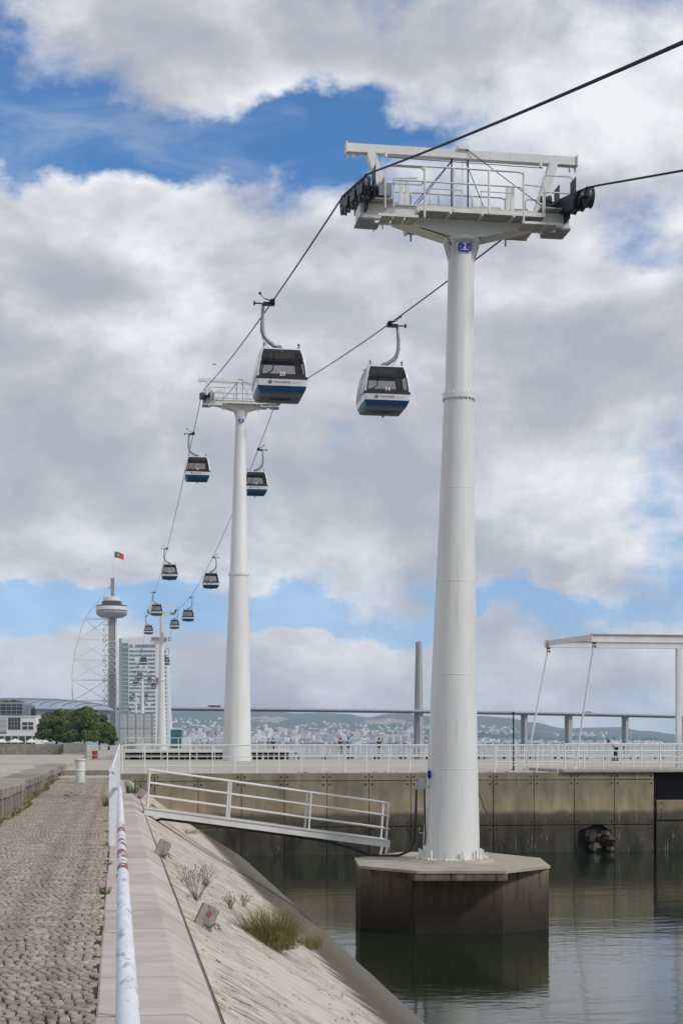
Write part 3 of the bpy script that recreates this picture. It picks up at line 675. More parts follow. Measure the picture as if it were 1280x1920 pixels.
def head(t, x0, z0, full=True, anemo=False):
    """T-shaped head of a pylon: (x0, z0) is the axis at rope level; the rope gauge is 5.4 m"""
    global WM
    B = lambda mb, name, m, par=None, sm=False: (setattr(mb, 'v', [(a + x0, b, c + z0) for a, b, c in mb.v]), mb.build(name, m, par or t, smooth=sm))[1]
    # main cross beam, deep in the middle
    poly = [(-.40, -1.24), (.40, -1.24), (1.72, -.88), (2.62, -.88), (2.62, -.56), (-2.62, -.56), (-2.62, -.88), (-1.72, -.88)]
    cb = B(MB().prismY(poly, -.27, .27), 'cross_beam', 'white_paint')
    B(MB().beam((-.42, 0, -1.245), (-1.74, 0, -.885), .66, .025), 'bottom_flange', 'white_steel', cb); B(MB().beam((.42, 0, -1.245), (1.74, 0, -.885), .66, .025), 'bottom_flange', 'white_steel', cb)
    B(MB().b2(-2.64, 2.64, -.33, .33, -.575, -.545), 'top_flange', 'white_steel', cb)
    ub = B(MB().b2(-2.95, 2.95, -.10, .10, .77, .98), 'lifting_beam', 'white_paint')
    for s in (-1, 1):
        B(MB().b2(s * 2.95 - .015, s * 2.95 + .015, -.14, .14, .74, 1.02), 'end_plate', 'white_steel', ub)
        for x in (2.93, 2.78): B(MB().tube([(s * x, -.04, .78), (s * x, -.04, .66), (s * x, 0, .62), (s * x, .04, .66), (s * x, .04, .78)], .013, 6), 'lifting_eye', 'white_steel', ub)
        B(MB().beam((s * 2.34, 0, .78), (s * 1.92, 0, -.55), .22, .24, up=(0, 1, 0)), 'strut', 'white_paint')
        # end cage under the sheaves
        B(MB().b2(min(s * 1.85, s * 2.66), max(s * 1.85, s * 2.66), -.62, .62, -.56, -.53), 'side_platform', 'grating')
        B(MB().b2(min(s * 2.1, s * 2.66), max(s * 2.1, s * 2.66), -.36, .36, -.93, -.56 - .02), 'sheave_bracket', 'white_steel')
        B(MB().b2(min(s * 2.12, s * 2.7), max(s * 2.12, s * 2.7), -.36, .36, -.975, -.932), 'bracket_base', 'grey_box')
        for i in range(3):
            B(MB().b2(min(s * (1.35 + i * .3), s * (1.6 + i * .3)), max(s * (1.35 + i * .3), s * (1.6 + i * .3)), -.85, -.35, -1.07, -1.045), 'service_step', 'grating')
        for yy in (-.85, -.35): B(MB().beam((s * 1.3, yy, -1.03), (s * 2.3, yy, -1.03), .04, .06), 'step_bearer', 'white_steel')
        B(MB().beam((s * 1.6, -.45, -1.0), (s * 1.55, -.3, -.9), .05, .05), 'step_hanger', 'white_steel')
    B(MB().b2(-.14, .14, -.16, .16, .98, 1.08), 'beam_cap', 'white_steel', ub)
    if not full: return
    # catwalk
    for i in range(4):
        x = -1.3 + i * .8
        for yy in (-.57, .57): B(MB().b2(x + .01, x + .79, yy - .28, yy + .28, -.86, -.83), 'catwalk_grate', 'grating')
        [B(MB().beam((x, yy - .3, -.89), (x, yy + .3, -.89), .05, .06), 'bearer', 'white_steel') for yy in (-.57, .57)]
    for yy in (-.86, .86): B(MB().b2(-1.35, 1.9, yy - .012, yy + .012, -.88, -.78), 'toe_board', 'white_steel')
    # guard rails
    for yy in (-.86, .86):
        for x in (-1.15, -.42, .46, 1.34): B(MB().tube([(x, yy, -1.05 if x in (-1.15, 1.34) else -.86), (x, yy, .20)], .028, 6), 'guard_post', 'white_steel', None, 60)
        for zz, r in ((.20, .024), (-.17, .02)): B(MB().tube([(-1.9, yy, zz - .02), (-1.8, yy, zz), (1.22, yy, zz), (1.32, yy, zz - .04)], r, 6), 'guard_rail', 'white_steel', None, 60)
        for s in (-1, 1):
            x0_, x1_ = (1.85, 2.62) if s > 0 else (-2.12, -1.15)
            B(MB().tube([(x0_, yy * .95, -.85), (x0_, yy * .95, .12), (x0_ + .06, yy * .95, .18), (x1_ - .08, yy * .95, .18), (x1_, yy * .95, .10), (x1_, yy * .95, -.16), (x1_ - .08, yy * .95, -.24), (x0_ + .05, yy * .95, -.24)], .022, 6), 'rail_loop', 'white_steel', None, 60)
            B(MB().tube([(s * 1.9, yy * .9, -.8), (s * 1.9, yy * .9, -.1), (s * 1.34, yy, -.1)], .022, 6), 'gate_rail', 'white_steel', None, 60)
        B(MB().tube([(-.95, yy * .6, -.84), (-.95, yy * .6, -.2), (-.15, yy * .6, -.2), (-.15, yy * .6, -.84)], .018, 6), 'inner_hoop', 'white_steel', None, 60)
        B(MB().tube([(.35, yy * .6, -.84), (.35, yy * .6, -.2), (1.1, yy * .6, -.2), (1.1, yy * .6, -.84)], .018, 6), 'inner_hoop', 'white_steel', None, 60)
    for x in (-1.35, -1.5, 1.25, 1.38): B(MB().b2(x - .045, x + .045, .3, .36, -.5, .28), 'ladder_upright', 'white_steel')
    # wires and rods
    for x in (-.28, .14): B(MB().tube([(x, 0, -.5), (x, 0, .8)], .02, 6), 'rod', 'dark_metal')
    for a, b in (((0, -.1, 1.05), (1.95, -.5, -.5)), ((0, -.1, 1.05), (-1.2, .2, -.35)), ((-.02, .1, 1.05), (-1.05, .7, -.2)), ((.05, .1, .9), (.8, .6, -.4))): B(MB().tube([a, b], .011, 5), 'stay_wire', 'rope')
    B(MB().tube([(-2.0, -.15, .66), (2.05, -.15, .62)], .010, 5), 'lifting_wire', 'rope')
    B(MB().tube([(0, 0, .85), (0, 0, -.4)], .008, 5), 'stay_wire', 'white_steel')
    for s in (-1, 1): B(MB().tube([(s * 1.98, -.15, .78), (s * 1.98, -.15, .64)], .04, 6), 'shackle', 'white_steel')
    B(MB().b2(-2.17, -1.85, -.26, -.14, -.33, -.02), 'switch_box', 'grey_box')
    B(MB().lathe([(.05, -.02), (.05, .10), (.03, .12)], 10, c=(-2.03, -.2, 0)), 'signal_lamp', 'orange_lamp')
    B(MB().tube([(-1.45, -.2, -.86), (-1.1, -.22, -1.08), (-.6, -.25, -1.22), (-.45, -.3, -1.3), (-.36, -.33, -1.5)], .013, 5), 'wiring', 'black_hose', None, True)
    # sheave trains
    for s in (-1, 1):
        cx = s * 2.7; sl_ = .233
        tr_ = B(MB().beam((cx - s * .13, -1.4, -1.4 * sl_ - .30), (cx - s * .13, 1.9, 1.9 * sl_ - .30), .05, .17), 'sheave_beam', 'dark_metal')
        if WM is None:
            w_ = wheel_mesh(); WM = bpy.data.meshes.new('sheave'); WM.from_pydata(w_.v, [], w_.f); WM.materials.append(MAT['sheave_side'])
        for i in range(7):
            yy = (-1.45 if s < 0 else -1.8) + i * (.57 if s < 0 else .62)
            link('sheave', WM, None, tr_, (x0 + cx, yy, z0 + yy * sl_ - .272))
            B(MB().tube([(cx - s * .2, yy, yy * sl_ - .272), (cx + s * .08, yy, yy * sl_ - .272)], .045, 8), 'axle', 'dark_metal', tr_)
        for k_ in range(3):
            ya = -1.15 + k_ * 1.14
            B(MB().beam((cx + s * .09, ya - .36, (ya - .36) * sl_ - .29), (cx + s * .09, ya + .36, (ya + .36) * sl_ - .29), .025, .22), 'bogie_plate', 'dark_metal', tr_)
            B(MB().beam((cx - s * .2, ya - .35, (ya - .35) * sl_ - .43), (cx - s * .2, ya + .35, (ya + .35) * sl_ - .43), .035, .2), 'bogie_plate', 'dark_metal', tr_)
        for yy in (-1.25, .1): B(MB().box((cx - s * .22, yy, yy * sl_ + .02), (.02, .42, .40)), 'catcher_plate', 'dark_metal', tr_)
        B(MB().box((cx, 2.2, 2.2 * sl_ - .16), (.12, .3, .22)), 'catcher_end', 'dark_metal', tr_)
        # motor-like housing that carries the train
        B(MB().tube([(cx - s * .22, 0, -.30), (cx - s * .42, 0, -.28), (cx - s * .62, 0, -.25)], [.13, .13, .10], 14), 'pivot_arm', 'dark_metal', tr_)
        B(MB().tube([(cx - s * .42, 0, -.16), (cx - s * .72, 0, -.16)], .15, 16), 'pivot_drum', 'dark_metal', tr_, 40)
        B(MB().box((cx - s * .55, 0, -.42), (.20, .36, .34)), 'pedestal', 'dark_metal', tr_)
        B(MB().box((cx - s * .16, -.3, -.55), (.05, .9, .55)), 'frame_plate', 'dark_metal', tr_)
    bk = B(MB().beam((2.7 - .26, -1.5, -1.5 * .233 - .32), (2.7 - .26, 1.7, 1.7 * .233 - .34), .06, .36), 'bank_cover', 'dark_metal')
    if anemo:
        B(MB().tube([(-1.85, 0, .9), (-1.85, 0, 2.0)], .02, 5), 'wind_mast', 'white_steel'); B(MB().tube([(-1.98, 0, 2.0), (-1.7, 0, 2.0)], .03, 5), 'wind_vane', 'dark_metal')
        B(MB().tube([(-2.9, 0, 1.0), (-2.9, 0, 1.35)], .02, 5), 'lightning_rod', 'white_steel')
def number_plate(t, txt, x, y, z, w_, h_):
    r = h_ * .28; pl = []
    for cx, cz, a0 in ((w_ / 2 - r, h_ / 2 - r, 0), (-w_ / 2 + r, h_ / 2 - r, 90), (-w_ / 2 + r, -h_ / 2 + r, 180), (w_ / 2 - r, -h_ / 2 + r, 270)):
        pl += [(cx + r * math.cos(math.radians(a0 + a)), cz + r * math.sin(math.radians(a0 + a))) for a in (0, 30, 60, 90)]
    p = MB().prismY(pl[::-1][::-1], -.012, .012).build('number_plate', 'sign_blue', t, loc=(x, y, z))
    if txt:
        link('digit', text_mesh(txt, h_ * .95), 'print_white', p, (0, -.0145, h_ * .08))
        MB().b2(-w_ * .30, w_ * .30, -.0145, -.0125, -h_ * .35, -h_ * .31).build('small_print', 'print_white', p)
        for s in (-1, 1): MB().b2(s * w_ * .33 - .008, s * w_ * .33 + .008, -.0145, -.0125, -.006, .008).build('plate_mark', 'print_white', p)
# --- pylon number 2 on its pier
Y2 = 35.97; zb2 = -1.2
p2 = empty('ropeway_pylon', (8.24, Y2, zb2)); tag(p2, 'tall white tapered ropeway pylon with number 2 plate on the pier in the water', 'pylon')
lean2 = lambda z: (LEAN * z, 0)
H2 = 14.33 - zb2; zf = 10.36 - zb2
MB().lathe([(.71, -.03), (.705, .5), (.61, zf * .25), (.53, zf * .5), (.445, zf * .75), (.375, zf - .05)], 40, off=lean2).build('lower_shaft', 'white_paint', p2, smooth=40)
MB().lathe([(.365, zf - .06), (.35, zf + .05), (.322, H2)], 40, off=lean2).build('upper_shaft', 'white_paint', p2, smooth=40)
fl = MB().lathe([(.36, zf - .07), (.415, zf - .065), (.415, zf + .0), (.41, zf + .005), (.41, zf + .06), (.36, zf + .065)], 40, off=lean2).build('flange', 'white_paint', p2, smooth=30)
for i in range(20):
    a = 2 * PI * i / 20; MB().lathe([(.018, zf - .10), (.018, zf + .10)], 6, c=(LEAN * zf + .392 * math.cos(a), .392 * math.sin(a), 0)).build('bolt', 'white_steel', fl)
def shaft_r(z):
    pr = [(.71, -.03), (.705, .5), (.61, zf * .25), (.53, zf * .5), (.445, zf * .75), (.375, zf - .05)]
    for (r0, z0), (r1, z1) in zip(pr, pr[1:]):
        if z <= z1: return r0 + (r1 - r0) * (z - z0) / (z1 - z0)
    return .35
for py_ in (915, 1090, 1265, 1441):
    z = EYE + (HOR - py_) * 36.6 / FPX - zb2; r = shaft_r(z)
    MB().lathe([(r - .004, z - .016), (r + .005, z - .008), (r + .005, z + .008), (r - .004, z + .016)], 40, off=lean2, cap=False).build('weld_seam', 'white_paint', p2, smooth=True)
tf = MB().lathe([(.34, H2 - .16), (.44, H2 - .10), (.46, H2 - .05), (.46, H2 - .02), (.34, H2 - .015)], 32, off=lean2).build('top_flange', 'white_steel', p2)
for i in range(12):
    a = 2 * PI * (i + .5) / 12; c, s_ = math.cos(a), math.sin(a)
    if s_ < -.8: continue
    o = MB().add([(.32 * c, .32 * s_, -.62), (.46 * c, .46 * s_, -.10), (.32 * c, .32 * s_, -.10)], [(0, 1, 2)])
    n = Vector((-s_, c, 0)) * .012; v0 = [Vector(v) for v in o.v]
    o = MB().add([v + n for v in v0] + [v - n for v in v0], [(0, 1, 2), (5, 4, 3), (0, 3, 4, 1), (1, 4, 5, 2), (2, 5, 3, 0)])
    o.build('gusset', 'white_paint', p2, loc=(LEAN * H2, 0, H2))
for i in range(12):
    a = 2 * PI * (i + .3) / 12; c, s_ = math.cos(a), math.sin(a)
    b_ = MB().box((.80 * c, .80 * s_, .10), (.05, .05, .26), Matrix.Rotation(a, 3, 'Z')).build('anchor_lug', 'white_paint', p2)
    MB().lathe([(.03, 0), (.035, .05), (.02, .10)], 8, c=(.90 * c, .90 * s_, -.03)).build('anchor_nut', 'white_steel', b_)
MB().lathe([(.95, -.045), (.95, -.02), (.72, .03)], 36).build('base_ring', 'white_steel', p2, smooth=30)
head(p2, LEAN * (H2 + 1.24), H2 + 1.24)
number_plate(p2, '2', LEAN * (H2 - .28), -.355, H2 - .30, .35, .21)
number_plate(p2, '', -.62, -.30, 1452 and (EYE - 56 * .01331 - zb2), .10, .22)
jb = MB().box((-.80, -.2, EYE - 73 * .01331 - zb2), (.17, .14, .27)).build('junction_box', 'grey_box', p2)
MB().tube([(-.72, -.2, EYE - 78 * .01331 - zb2), (-.70, -.2, .6), (-.72, -.2, .35)], .022, 8).build('conduit', 'black_hose', p2)
for z in (.65, 1.25, 1.8): MB().beam((-.85, -.2, z), (-.6, -.2, z), .03, .02).build('bracket', 'grating', p2)
# --- pylon number 3 on the quay
Y3 = 103.1; z3 = ZQ
p3 = empty('ropeway_pylon', (PX - .28, Y3, z3)); tag(p3, 'white ropeway pylon with blue number 3 plate standing on the quay', 'pylon')
H3 = 25.1 - z3; zf3 = 13.6 - z3; ln3 = lambda z: (.011 * z, 0)
MB().lathe([(1.02, 0), (1.0, .6), (.86, zf3 * .45), (.67, zf3 - .05)], 36, off=ln3).build('lower_shaft', 'white_paint', p3, smooth=40)
MB().lathe([(.655, zf3 - .06), (.64, zf3), (.33, H3)], 36, off=ln3).build('upper_shaft', 'white_paint', p3, smooth=40)
MB().lathe([(.65, zf3 - .09), (.73, zf3 - .08), (.73, zf3 + .08), (.65, zf3 + .09)], 36, off=ln3).build('flange', 'white_paint', p3, smooth=30)
MB().lathe([(.34, H3 - .6), (.50, H3 - .06), (.50, H3)], 20, off=ln3).build('top_flange', 'white_steel', p3)
head(p3, .011 * H3, H3 + 1.24, anemo=True)
number_plate(p3, '3', .011 * H3, -.44, H3 - .75, .40, .26)
# --- further pylons
def far_pylon(y_, zb, ztop, label, detail=True):
    t = empty('ropeway_pylon', (PX, y_, zb)); tag(t, label, 'pylon', 'far ropeway pylons'); Hh = ztop - 1.24 - zb
    MB().lathe([(1.02, 0), (.95, 1), (.62, Hh * .52)], 24).build('lower_shaft', 'white_paint', t, smooth=40)
    MB().lathe([(.61, Hh * .52), (.33, Hh)], 24).build('upper_shaft', 'white_paint', t, smooth=40)
    MB().lathe([(.62, Hh * .52 - .1), (.76, Hh * .52 - .09), (.76, Hh * .52 + .09), (.62, Hh * .52 + .1)], 24).build('flange', 'white_paint', t)
    head(t, 0, Hh + 1.24, full=False)
    for s in (-1, 1):
        MB().box((s * 2.7, 0, Hh + 1.24 - .33), (.22, 4.0, .5)).build('sheave_train', 'dark_metal', t)
        for yy in (-.9, .9): MB().tube([(s * 1.2, yy, Hh + .8), (s * 1.2, yy, Hh + 1.75), (-s * .1, yy, Hh + 1.75)], .04, 5).build('guard_rail', 'white_steel', t)
far_pylon(293, ZQ - .02, 28.4, 'slim white ropeway pylon standing in front of the hotel tower')
far_pylon(529.7, ZQ - .02, 28.0, 'far white ropeway pylon seen small against the hotel facade, the taller of two')
far_pylon(722.9, ZQ - .02, 27.6, 'farthest white ropeway pylon beyond the netted enclosure')
# --- ropes
ROPEZ = [(-40, 5.2, 0), (2, 5.2, 0), (Y2 - 1.9, 15.10, .12), (Y2 + 1.9, 16.0, .0), (Y3 - 1.5, 26.15, .35), (Y3 + 1.5, 26.35, 0), (293, 28.4, 2.0), (529.7, 28.0, 4.0), (722.9, 27.6, 3.4), (960, 20, 3), (1100, 9, 1)]
def rope_z(y_, s):
    for (y0, z0, _), (y1, z1, sag) in zip(ROPEZ, ROPEZ[1:]):
        if y_ <= y1:
            f = (y_ - y0) / (y1 - y0); k_ = (1.6 if s > 0 and y0 > 100 else 1) * sag
            return z0 + (z1 - z0) * f - 4 * k_ * f * (1 - f)
    return 9
rys = [-40, -10, 2] + [3 + i * 1.2 for i in range(110)] + [136 + i * 8 for i in range(121)]
for s, lab in ((-1, 'black haul rope of the ropeway nearer the promenade'), (1, 'black haul rope of the ropeway on the river side')):
    o = MB().tube([(PX + s * 2.7, y_, rope_z(y_, s)) for y_ in rys], .024, 8).build('haul_rope', 'rope', smooth=True); tag(o, lab, 'rope')

# ================================================================== gondola cabins
def cprof(z):
    pr = [(.28, .75, .45), (.32, .80, .78), (.37, .85, .94), (.55, .93, 1.02), (.8, .965, 1.06), (1.1, .96, 1.06), (1.5, .905, 1.02), (1.8, .835, .95), (2.02, .76, .86)]
    for (z0, a0, b0), (z1, a1, b1) in zip(pr, pr[1:]):
        if z <= z1:
            f = (z - z0) / (z1 - z0); return a0 + (a1 - a0) * f, b0 + (b1 - b0) * f
    return pr[-1][1:]
RC = .085
def cring(z, off=0.0):
    hx, hy = cprof(z); pts_ = []
    for cx, cy, a0 in ((hx - RC, hy - RC, 0), (-hx + RC, hy - RC, 90), (-hx + RC, -hy + RC, 180), (hx - RC, -hy + RC, 270)):
        for a in (0, 22.5, 45, 67.5, 90):
            an = math.radians(a0 + a); pts_.append((cx + (RC + off) * math.cos(an), cy + (RC + off) * math.sin(an), z))
    return pts_
def shell(zs, off=0.0, capb=False, capt=False):
    a = MB(); n = 20
    for z in zs: a.v += cring(z, off)
    for i in range(len(zs) - 1): a.f += [(i * n + k_, i * n + (k_ + 1) % n, (i + 1) * n + (k_ + 1) % n, (i + 1) * n + k_) for k_ in range(n)]
    if capb: a.f.append(tuple(range(n))[::-1])
    if capt: a.f.append(tuple((len(zs) - 1) * n + k_ for k_ in range(n)))
    return a
def patch(side, u0, u1, z0, z1, off=0.0, nu=1, nz_=6):
    a = MB()
    for j in range(nz_ + 1):
        z = z0 + (z1 - z0) * j / nz_; hx, hy = cprof(z)
        for i in range(nu + 1):
            u = u0 + (u1 - u0) * i / nu
            if side == 'f': p = (u * (hx - RC), -hy - off, z)
            elif side == 'b': p = (-u * (hx - RC), hy + off, z)
            elif side == 'l': p = (-hx - off, -u * (hy - RC), z)
            else: p = (hx + off, u * (hy - RC), z)
            a.v.append(p)
    a.f = [(j * (nu + 1) + i, j * (nu + 1) + i + 1, (j + 1) * (nu + 1) + i + 1, (j + 1) * (nu + 1) + i) for j in range(nz_) for i in range(nu)]
    return a
def lin(a, b, n): return [a + (b - a) * i / n for i in range(n + 1)]
def make_cabin(s):
    """s = -1: hanger on the promenade side, +1: on the river side. Origin under the cabin floor."""
    t = empty('gondola_cabin', (0, 0, 0))
    lo_ = shell([.28, .30, .32, .345, .37, .45, .58], 0, True).build('lower_shell', 'cabin_blue', t, smooth=35)
    shell([.268, .285], .003, True).build('floor_pan', 'cabin_floor', lo_, smooth=35)
    MB().b2(-.4, .4, -.2, .2, .23, .275).build('underframe', 'cabin_floor', lo_)
    shell(lin(.58, .84, 3), .004).build('body_band', 'cabin_white', t, smooth=35)
    shell(lin(.825, .93, 2), .014).build('window_belt', 'cabin_frame', t, smooth=35)
    for cx in (-1, 1):
        for cy in (-1, 1):
            a = MB(); zs = lin(.9, 2.0, 7)
            for z in zs:
                hx, hy = cprof(z)
                for a_ in (-12, 10, 33, 57, 80, 102):
                    an = math.radians(a_); a.v.append((cx * (hx - RC + (RC + .006) * math.cos(an)), cy * (hy - RC + (RC + .006) * math.sin(an)), z))
            for i in range(7):
                for k_ in range(5):
                    f = (i * 6 + k_, i * 6 + k_ + 1, (i + 1) * 6 + k_ + 1, (i + 1) * 6 + k_)
                    a.f.append(f if cx * cy > 0 else f[::-1])
            a.build('corner_pillar', 'cabin_white', t, smooth=35)
    for sd_ in 'fblr':
        g = patch(sd_, -.97, .97, .92, 1.97, .002).build('window', 'cabin_glass', t, smooth=True)
        for nm, ar in (('frame_side', (-1.0, -.93, .92, 1.99)), ('frame_side', (.93, 1.0, .92, 1.99)), ('frame_top', (-1, 1, 1.85, 1.99)), ('frame_bottom', (-1, 1, .92, 1.02))):
            patch(sd_, *ar, .006).build(nm, 'cabin_frame', g, smooth=True)
        if sd_ in 'lr': patch(sd_, -.03, .03, .3, 1.9, .010).build('door_seam', 'cabin_frame', g, smooth=True)
        if sd_ in 'fb': patch(sd_, .70, .76, 1.02, 1.86, -.05).build('inner_post', 'cabin_frame', g, smooth=True)
    shell([1.985, 2.03], .012, True, True).build('roof', 'cabin_white', t, smooth=35)
    rf = MB().prismY([(-.62, 2.03), (.62, 2.03), (.62, 2.10), (.22, 2.14), (.06, 2.30), (-.06, 2.30), (-.22, 2.14), (-.62, 2.10)], -.14, .14).build('roof_frame', 'hanger_grey', t)
    MB().b2(-.2, .2, -.45, .45, 2.03, 2.12).build('damper', 'cabin_frame', rf)
    for cx in (-.66, .66):
        MB().tube([(cx, -.72, 2.06), (cx, .72, 2.06)], .03, 8).build('roof_rail', 'hanger_grey', t)
        for cy in (-.72, .72):
            MB().lathe([(.035, 2.0), (.035, 2.17), (.05, 2.18), (.05, 2.24), (.03, 2.26)], 10, c=(cx, cy, 0)).build('buffer', 'hanger_grey', t, smooth=30)
    MB().tube([(0, 0, .25), (0, 0, .08)], .045, 10).build('guide_pin', 'hanger_grey', t)
    for yy in (-.62, .62):
        MB().b2(-.7, .7, yy - .18, yy + .18, .40, .50).build('bench', 'seat_grey', t)
        MB().b2(-.7, .7, yy + (.18 if yy > 0 else -.22), yy + (.22 if yy > 0 else -.18), .46, .86).build('bench_back', 'seat_grey', t)
    MB().tube([(-.22, 0, 1.98), (-.22, 0, 1.6), (-.27, 0, 1.4), (-.5, 0, 1.25)], .025, 8).build('grab_pole', 'cabin_frame', t)
    # hanger: from roof pivot out and up to the grip on the rope at x = s * .30
    gx = s * .28
    pts_ = [(0, 0, 2.26), (s * .22, 0, 2.36), (s * .42, 0, 2.50), (s * .58, 0, 2.70), (s * .645, 0, 2.95), (s * .655, 0, 3.25), (s * .635, 0, 3.6), (s * .615, 0, 3.95)]
    ha = MB().tube(pts_, [.075, .085, .085, .08, .075, .07, .065, .06], 10).build('hanger_arm', 'hanger_grey', t, smooth=True)
    MB().tube([(s * .10, .05, 2.12), (s * .45, .07, 2.32), (s * .62, .08, 2.6), (s * .71, .08, 2.9), (s * .72, .05, 3.1)], .012, 6).build('cable', 'black_hose', ha)
    MB().tube([(0, -.16, 2.27), (0, .16, 2.27)], .075, 12).build('pivot', 'hanger_grey', ha)
    for zz in (2.95, 3.15, 3.35): MB().tube([(s * .66, 0, zz), (s * .74, 0, zz + .02)], .02, 6).build('hook', 'dark_metal', ha)
    gp = MB().b2(min(gx - s * .1, s * .62), max(gx - s * .1, s * .62), -.12, .12, 3.89, 3.99).build('grip', 'dark_metal', t)
    MB().b2(gx - .09, gx + .09, -.2, .2, 3.93, 4.08).build('jaw', 'dark_metal', gp)
    MB().tube([(s * .45, 0, 3.94), (s * .95, 0, 3.95)], .03, 8).build('roller_axle', 'dark_metal', gp)
    MB().tube([(s * .93, 0, 3.95), (s * .99, 0, 3.95)], .085, 14).build('roller', 'rubber', gp)
    MB().tube([(gx + s * .05, 0, 4.06), (s * .42, 0, 4.1), (s * .55, 0, 4.14), (s * .72, 0, 4.32)], .03, 8).build('lever', 'hanger_grey', gp)
    MB().lathe([(.02, 4.28), (.055, 4.31), (.055, 4.36), (.02, 4.39)], 10, c=(s * .74, 0, 0)).build('lever_roller', 'rubber', gp)
    MB().b2(gx - .05, gx + .05, -.34, .34, 3.98, 4.05).build('rope_clamp', 'dark_metal', gp)
    return t
GRIPZ = 4.02
def cabin_print(t, num, logo=True, sticker=False):
    hy = cprof(.71)[1]
    link('cabin_number', text_mesh(num, .22, depth=.002), 'print_white', t, (0, -cprof(1.0)[1] - .012, .985 + .03))
    if logo:
        tilt = math.atan2(cprof(.8)[1] - cprof(.58)[1], .22)
        def pr(nm, me, m, x, z):
            o = link(nm, me, m, t, (x, -hy - .016, z)); o.rotation_euler.x = tilt; return o
        pr('logo_lettering', text_mesh('TELECABINE', .112, 'LEFT', .001), 'print_black', -.34, .71)
        pr('logo_lettering', text_mesh('LISBOA', .105, 'LEFT', .001), 'print_faint', .33, .71)
        a = MB(); n = 22
        for r in (.082, .064): a.v += [(r * math.cos(2 * PI * k_ / n), 0, r * math.sin(2 * PI * k_ / n) * .88) for k_ in range(n)]
        a.f = [(k_, (k_ + 1) % n, n + (k_ + 1) % n, n + k_) for k_ in range(n)]
        a.add([(-.055, 0, -.008), (.055, 0, -.008), (.045, 0, .018), (-.045, 0, .018)], [(0, 1, 2, 3)]); a.add([(-.045, 0, -.045), (.045, 0, -.045), (.05, 0, -.025), (-.05, 0, -.025)], [(0, 1, 2, 3)])
        a.add([(-.03, 0, .03), (.03, 0, .03), (.015, 0, .045), (-.015, 0, .045)], [(0, 1, 2, 3)])
        me = bpy.data.meshes.new('logo_mark'); me.from_pydata(a.v, [], a.f); pr('logo_mark', me, 'print_black', -.46, .71)
    if sticker:
        o = MB().b2(-.055, .055, -.002, .002, -.05, .05).build('sticker', 'sign_blue', t, loc=(0, -cprof(1.9)[1] - .012, 1.9))
        link('sticker_mark', text_mesh('2', .06), 'print_white', o, (-.01, -.0035, 0))
protoL, protoR = make_cabin(-1), make_cabin(1)
yL = [(55.9, '20'), (115.3, '21'), (177.5, '22'), (237.5, ''), (301, ''), (362, ''), (423, ''), (484, ''), (545, ''), (606, ''), (667, ''), (728, ''), (789, ''), (850, '')]
yR = [(60.4, '14'), (118.6, '13'), (176, '12'), (234, ''), (290, ''), (344, ''), (404, ''), (464, ''), (524, ''), (584, ''), (644, ''), (705, ''), (766, ''), (827, '')]
ordn = ['first', 'second', 'third', 'fourth', 'fifth', 'sixth', 'seventh', 'eighth', 'ninth', 'tenth', 'eleventh', 'twelfth', 'thirteenth', 'fourteenth']
for s, proto, lst, side in ((-1, protoL, yL, 'promenade side'), (1, protoR, yR, 'river side')):
    for i, (y_, num) in enumerate(lst):
        o = proto if i == 0 else copy_tree(proto)
        gx = PX + s * 2.7
        o.location = (gx - s * .28, y_, rope_z(y_, s) - GRIPZ)
        if num and int(num) in (20, 14, 21, 13): lb = {'20': 'gondola cabin 20 with a small blue window sticker, nearest past the number 2 pylon', '14': 'gondola cabin 14 on the river side rope between the number 2 and 3 pylons', '21': 'gondola cabin 21 just beyond the number 3 pylon on the promenade side rope', '13': 'gondola cabin 13 just beyond the number 3 pylon on the river side rope'}[num]
        else: lb = 'distant gondola cabin, %s along the %s rope counted from the number 2 pylon' % (ordn[i], side)
        tag(o, lb, 'gondola cabin', 'gondola cabins on the ropeway')
PRINTS = [(s, y_, num) for s, lst in ((-1, yL), (1, yR)) for y_, num in lst if num]
for o in [o for o in col.objects if o.get('category') == 'gondola cabin']:
    for s, y_, num in PRINTS:
        if abs(o.location.y - y_) < .01 and (o.location.x < PX) == (s < 0): cabin_print(o, num, True, num == '20')
# ================================================================== small things on and by the promenade
def on_slope(px, py):
    k_ = (px - 222) / (py - HOR) * CA
    X = k_ * 1.388 / (1 - .633 * k_); d = (1.388 + .633 * X) * FPX / (py - HOR); Y = (d - X * SA) / CA
    return Vector((X, Y, slz(X, Y)))
def lathe_obj(name, prof, m, loc, n=20, sm=35): return MB().lathe(prof, n).build(name, m, loc=loc, smooth=sm)
bo = empty('mooring_bollard', (-1.37, 54.4, gz(54.4))); tag(bo, 'white cylindrical bollard with a wider cap standing on the cobbled path', 'bollard')
MB().lathe([(.175, 0), (.175, .44)], 20).build('lower_drum', 'white_steel', bo, smooth=35)
MB().lathe([(.19, .43), (.195, .45), (.195, .49), (.178, .51)], 20).build('band', 'white_steel', bo, smooth=35)
MB().lathe([(.178, .50), (.178, .80), (.215, .83), (.215, .87), (.19, .885)], 20).build('upper_drum', 'white_steel', bo, smooth=35)
MB().lathe([(.25, -.01), (.24, .025), (.18, .03)], 14).build('base_plate', 'concrete', bo)
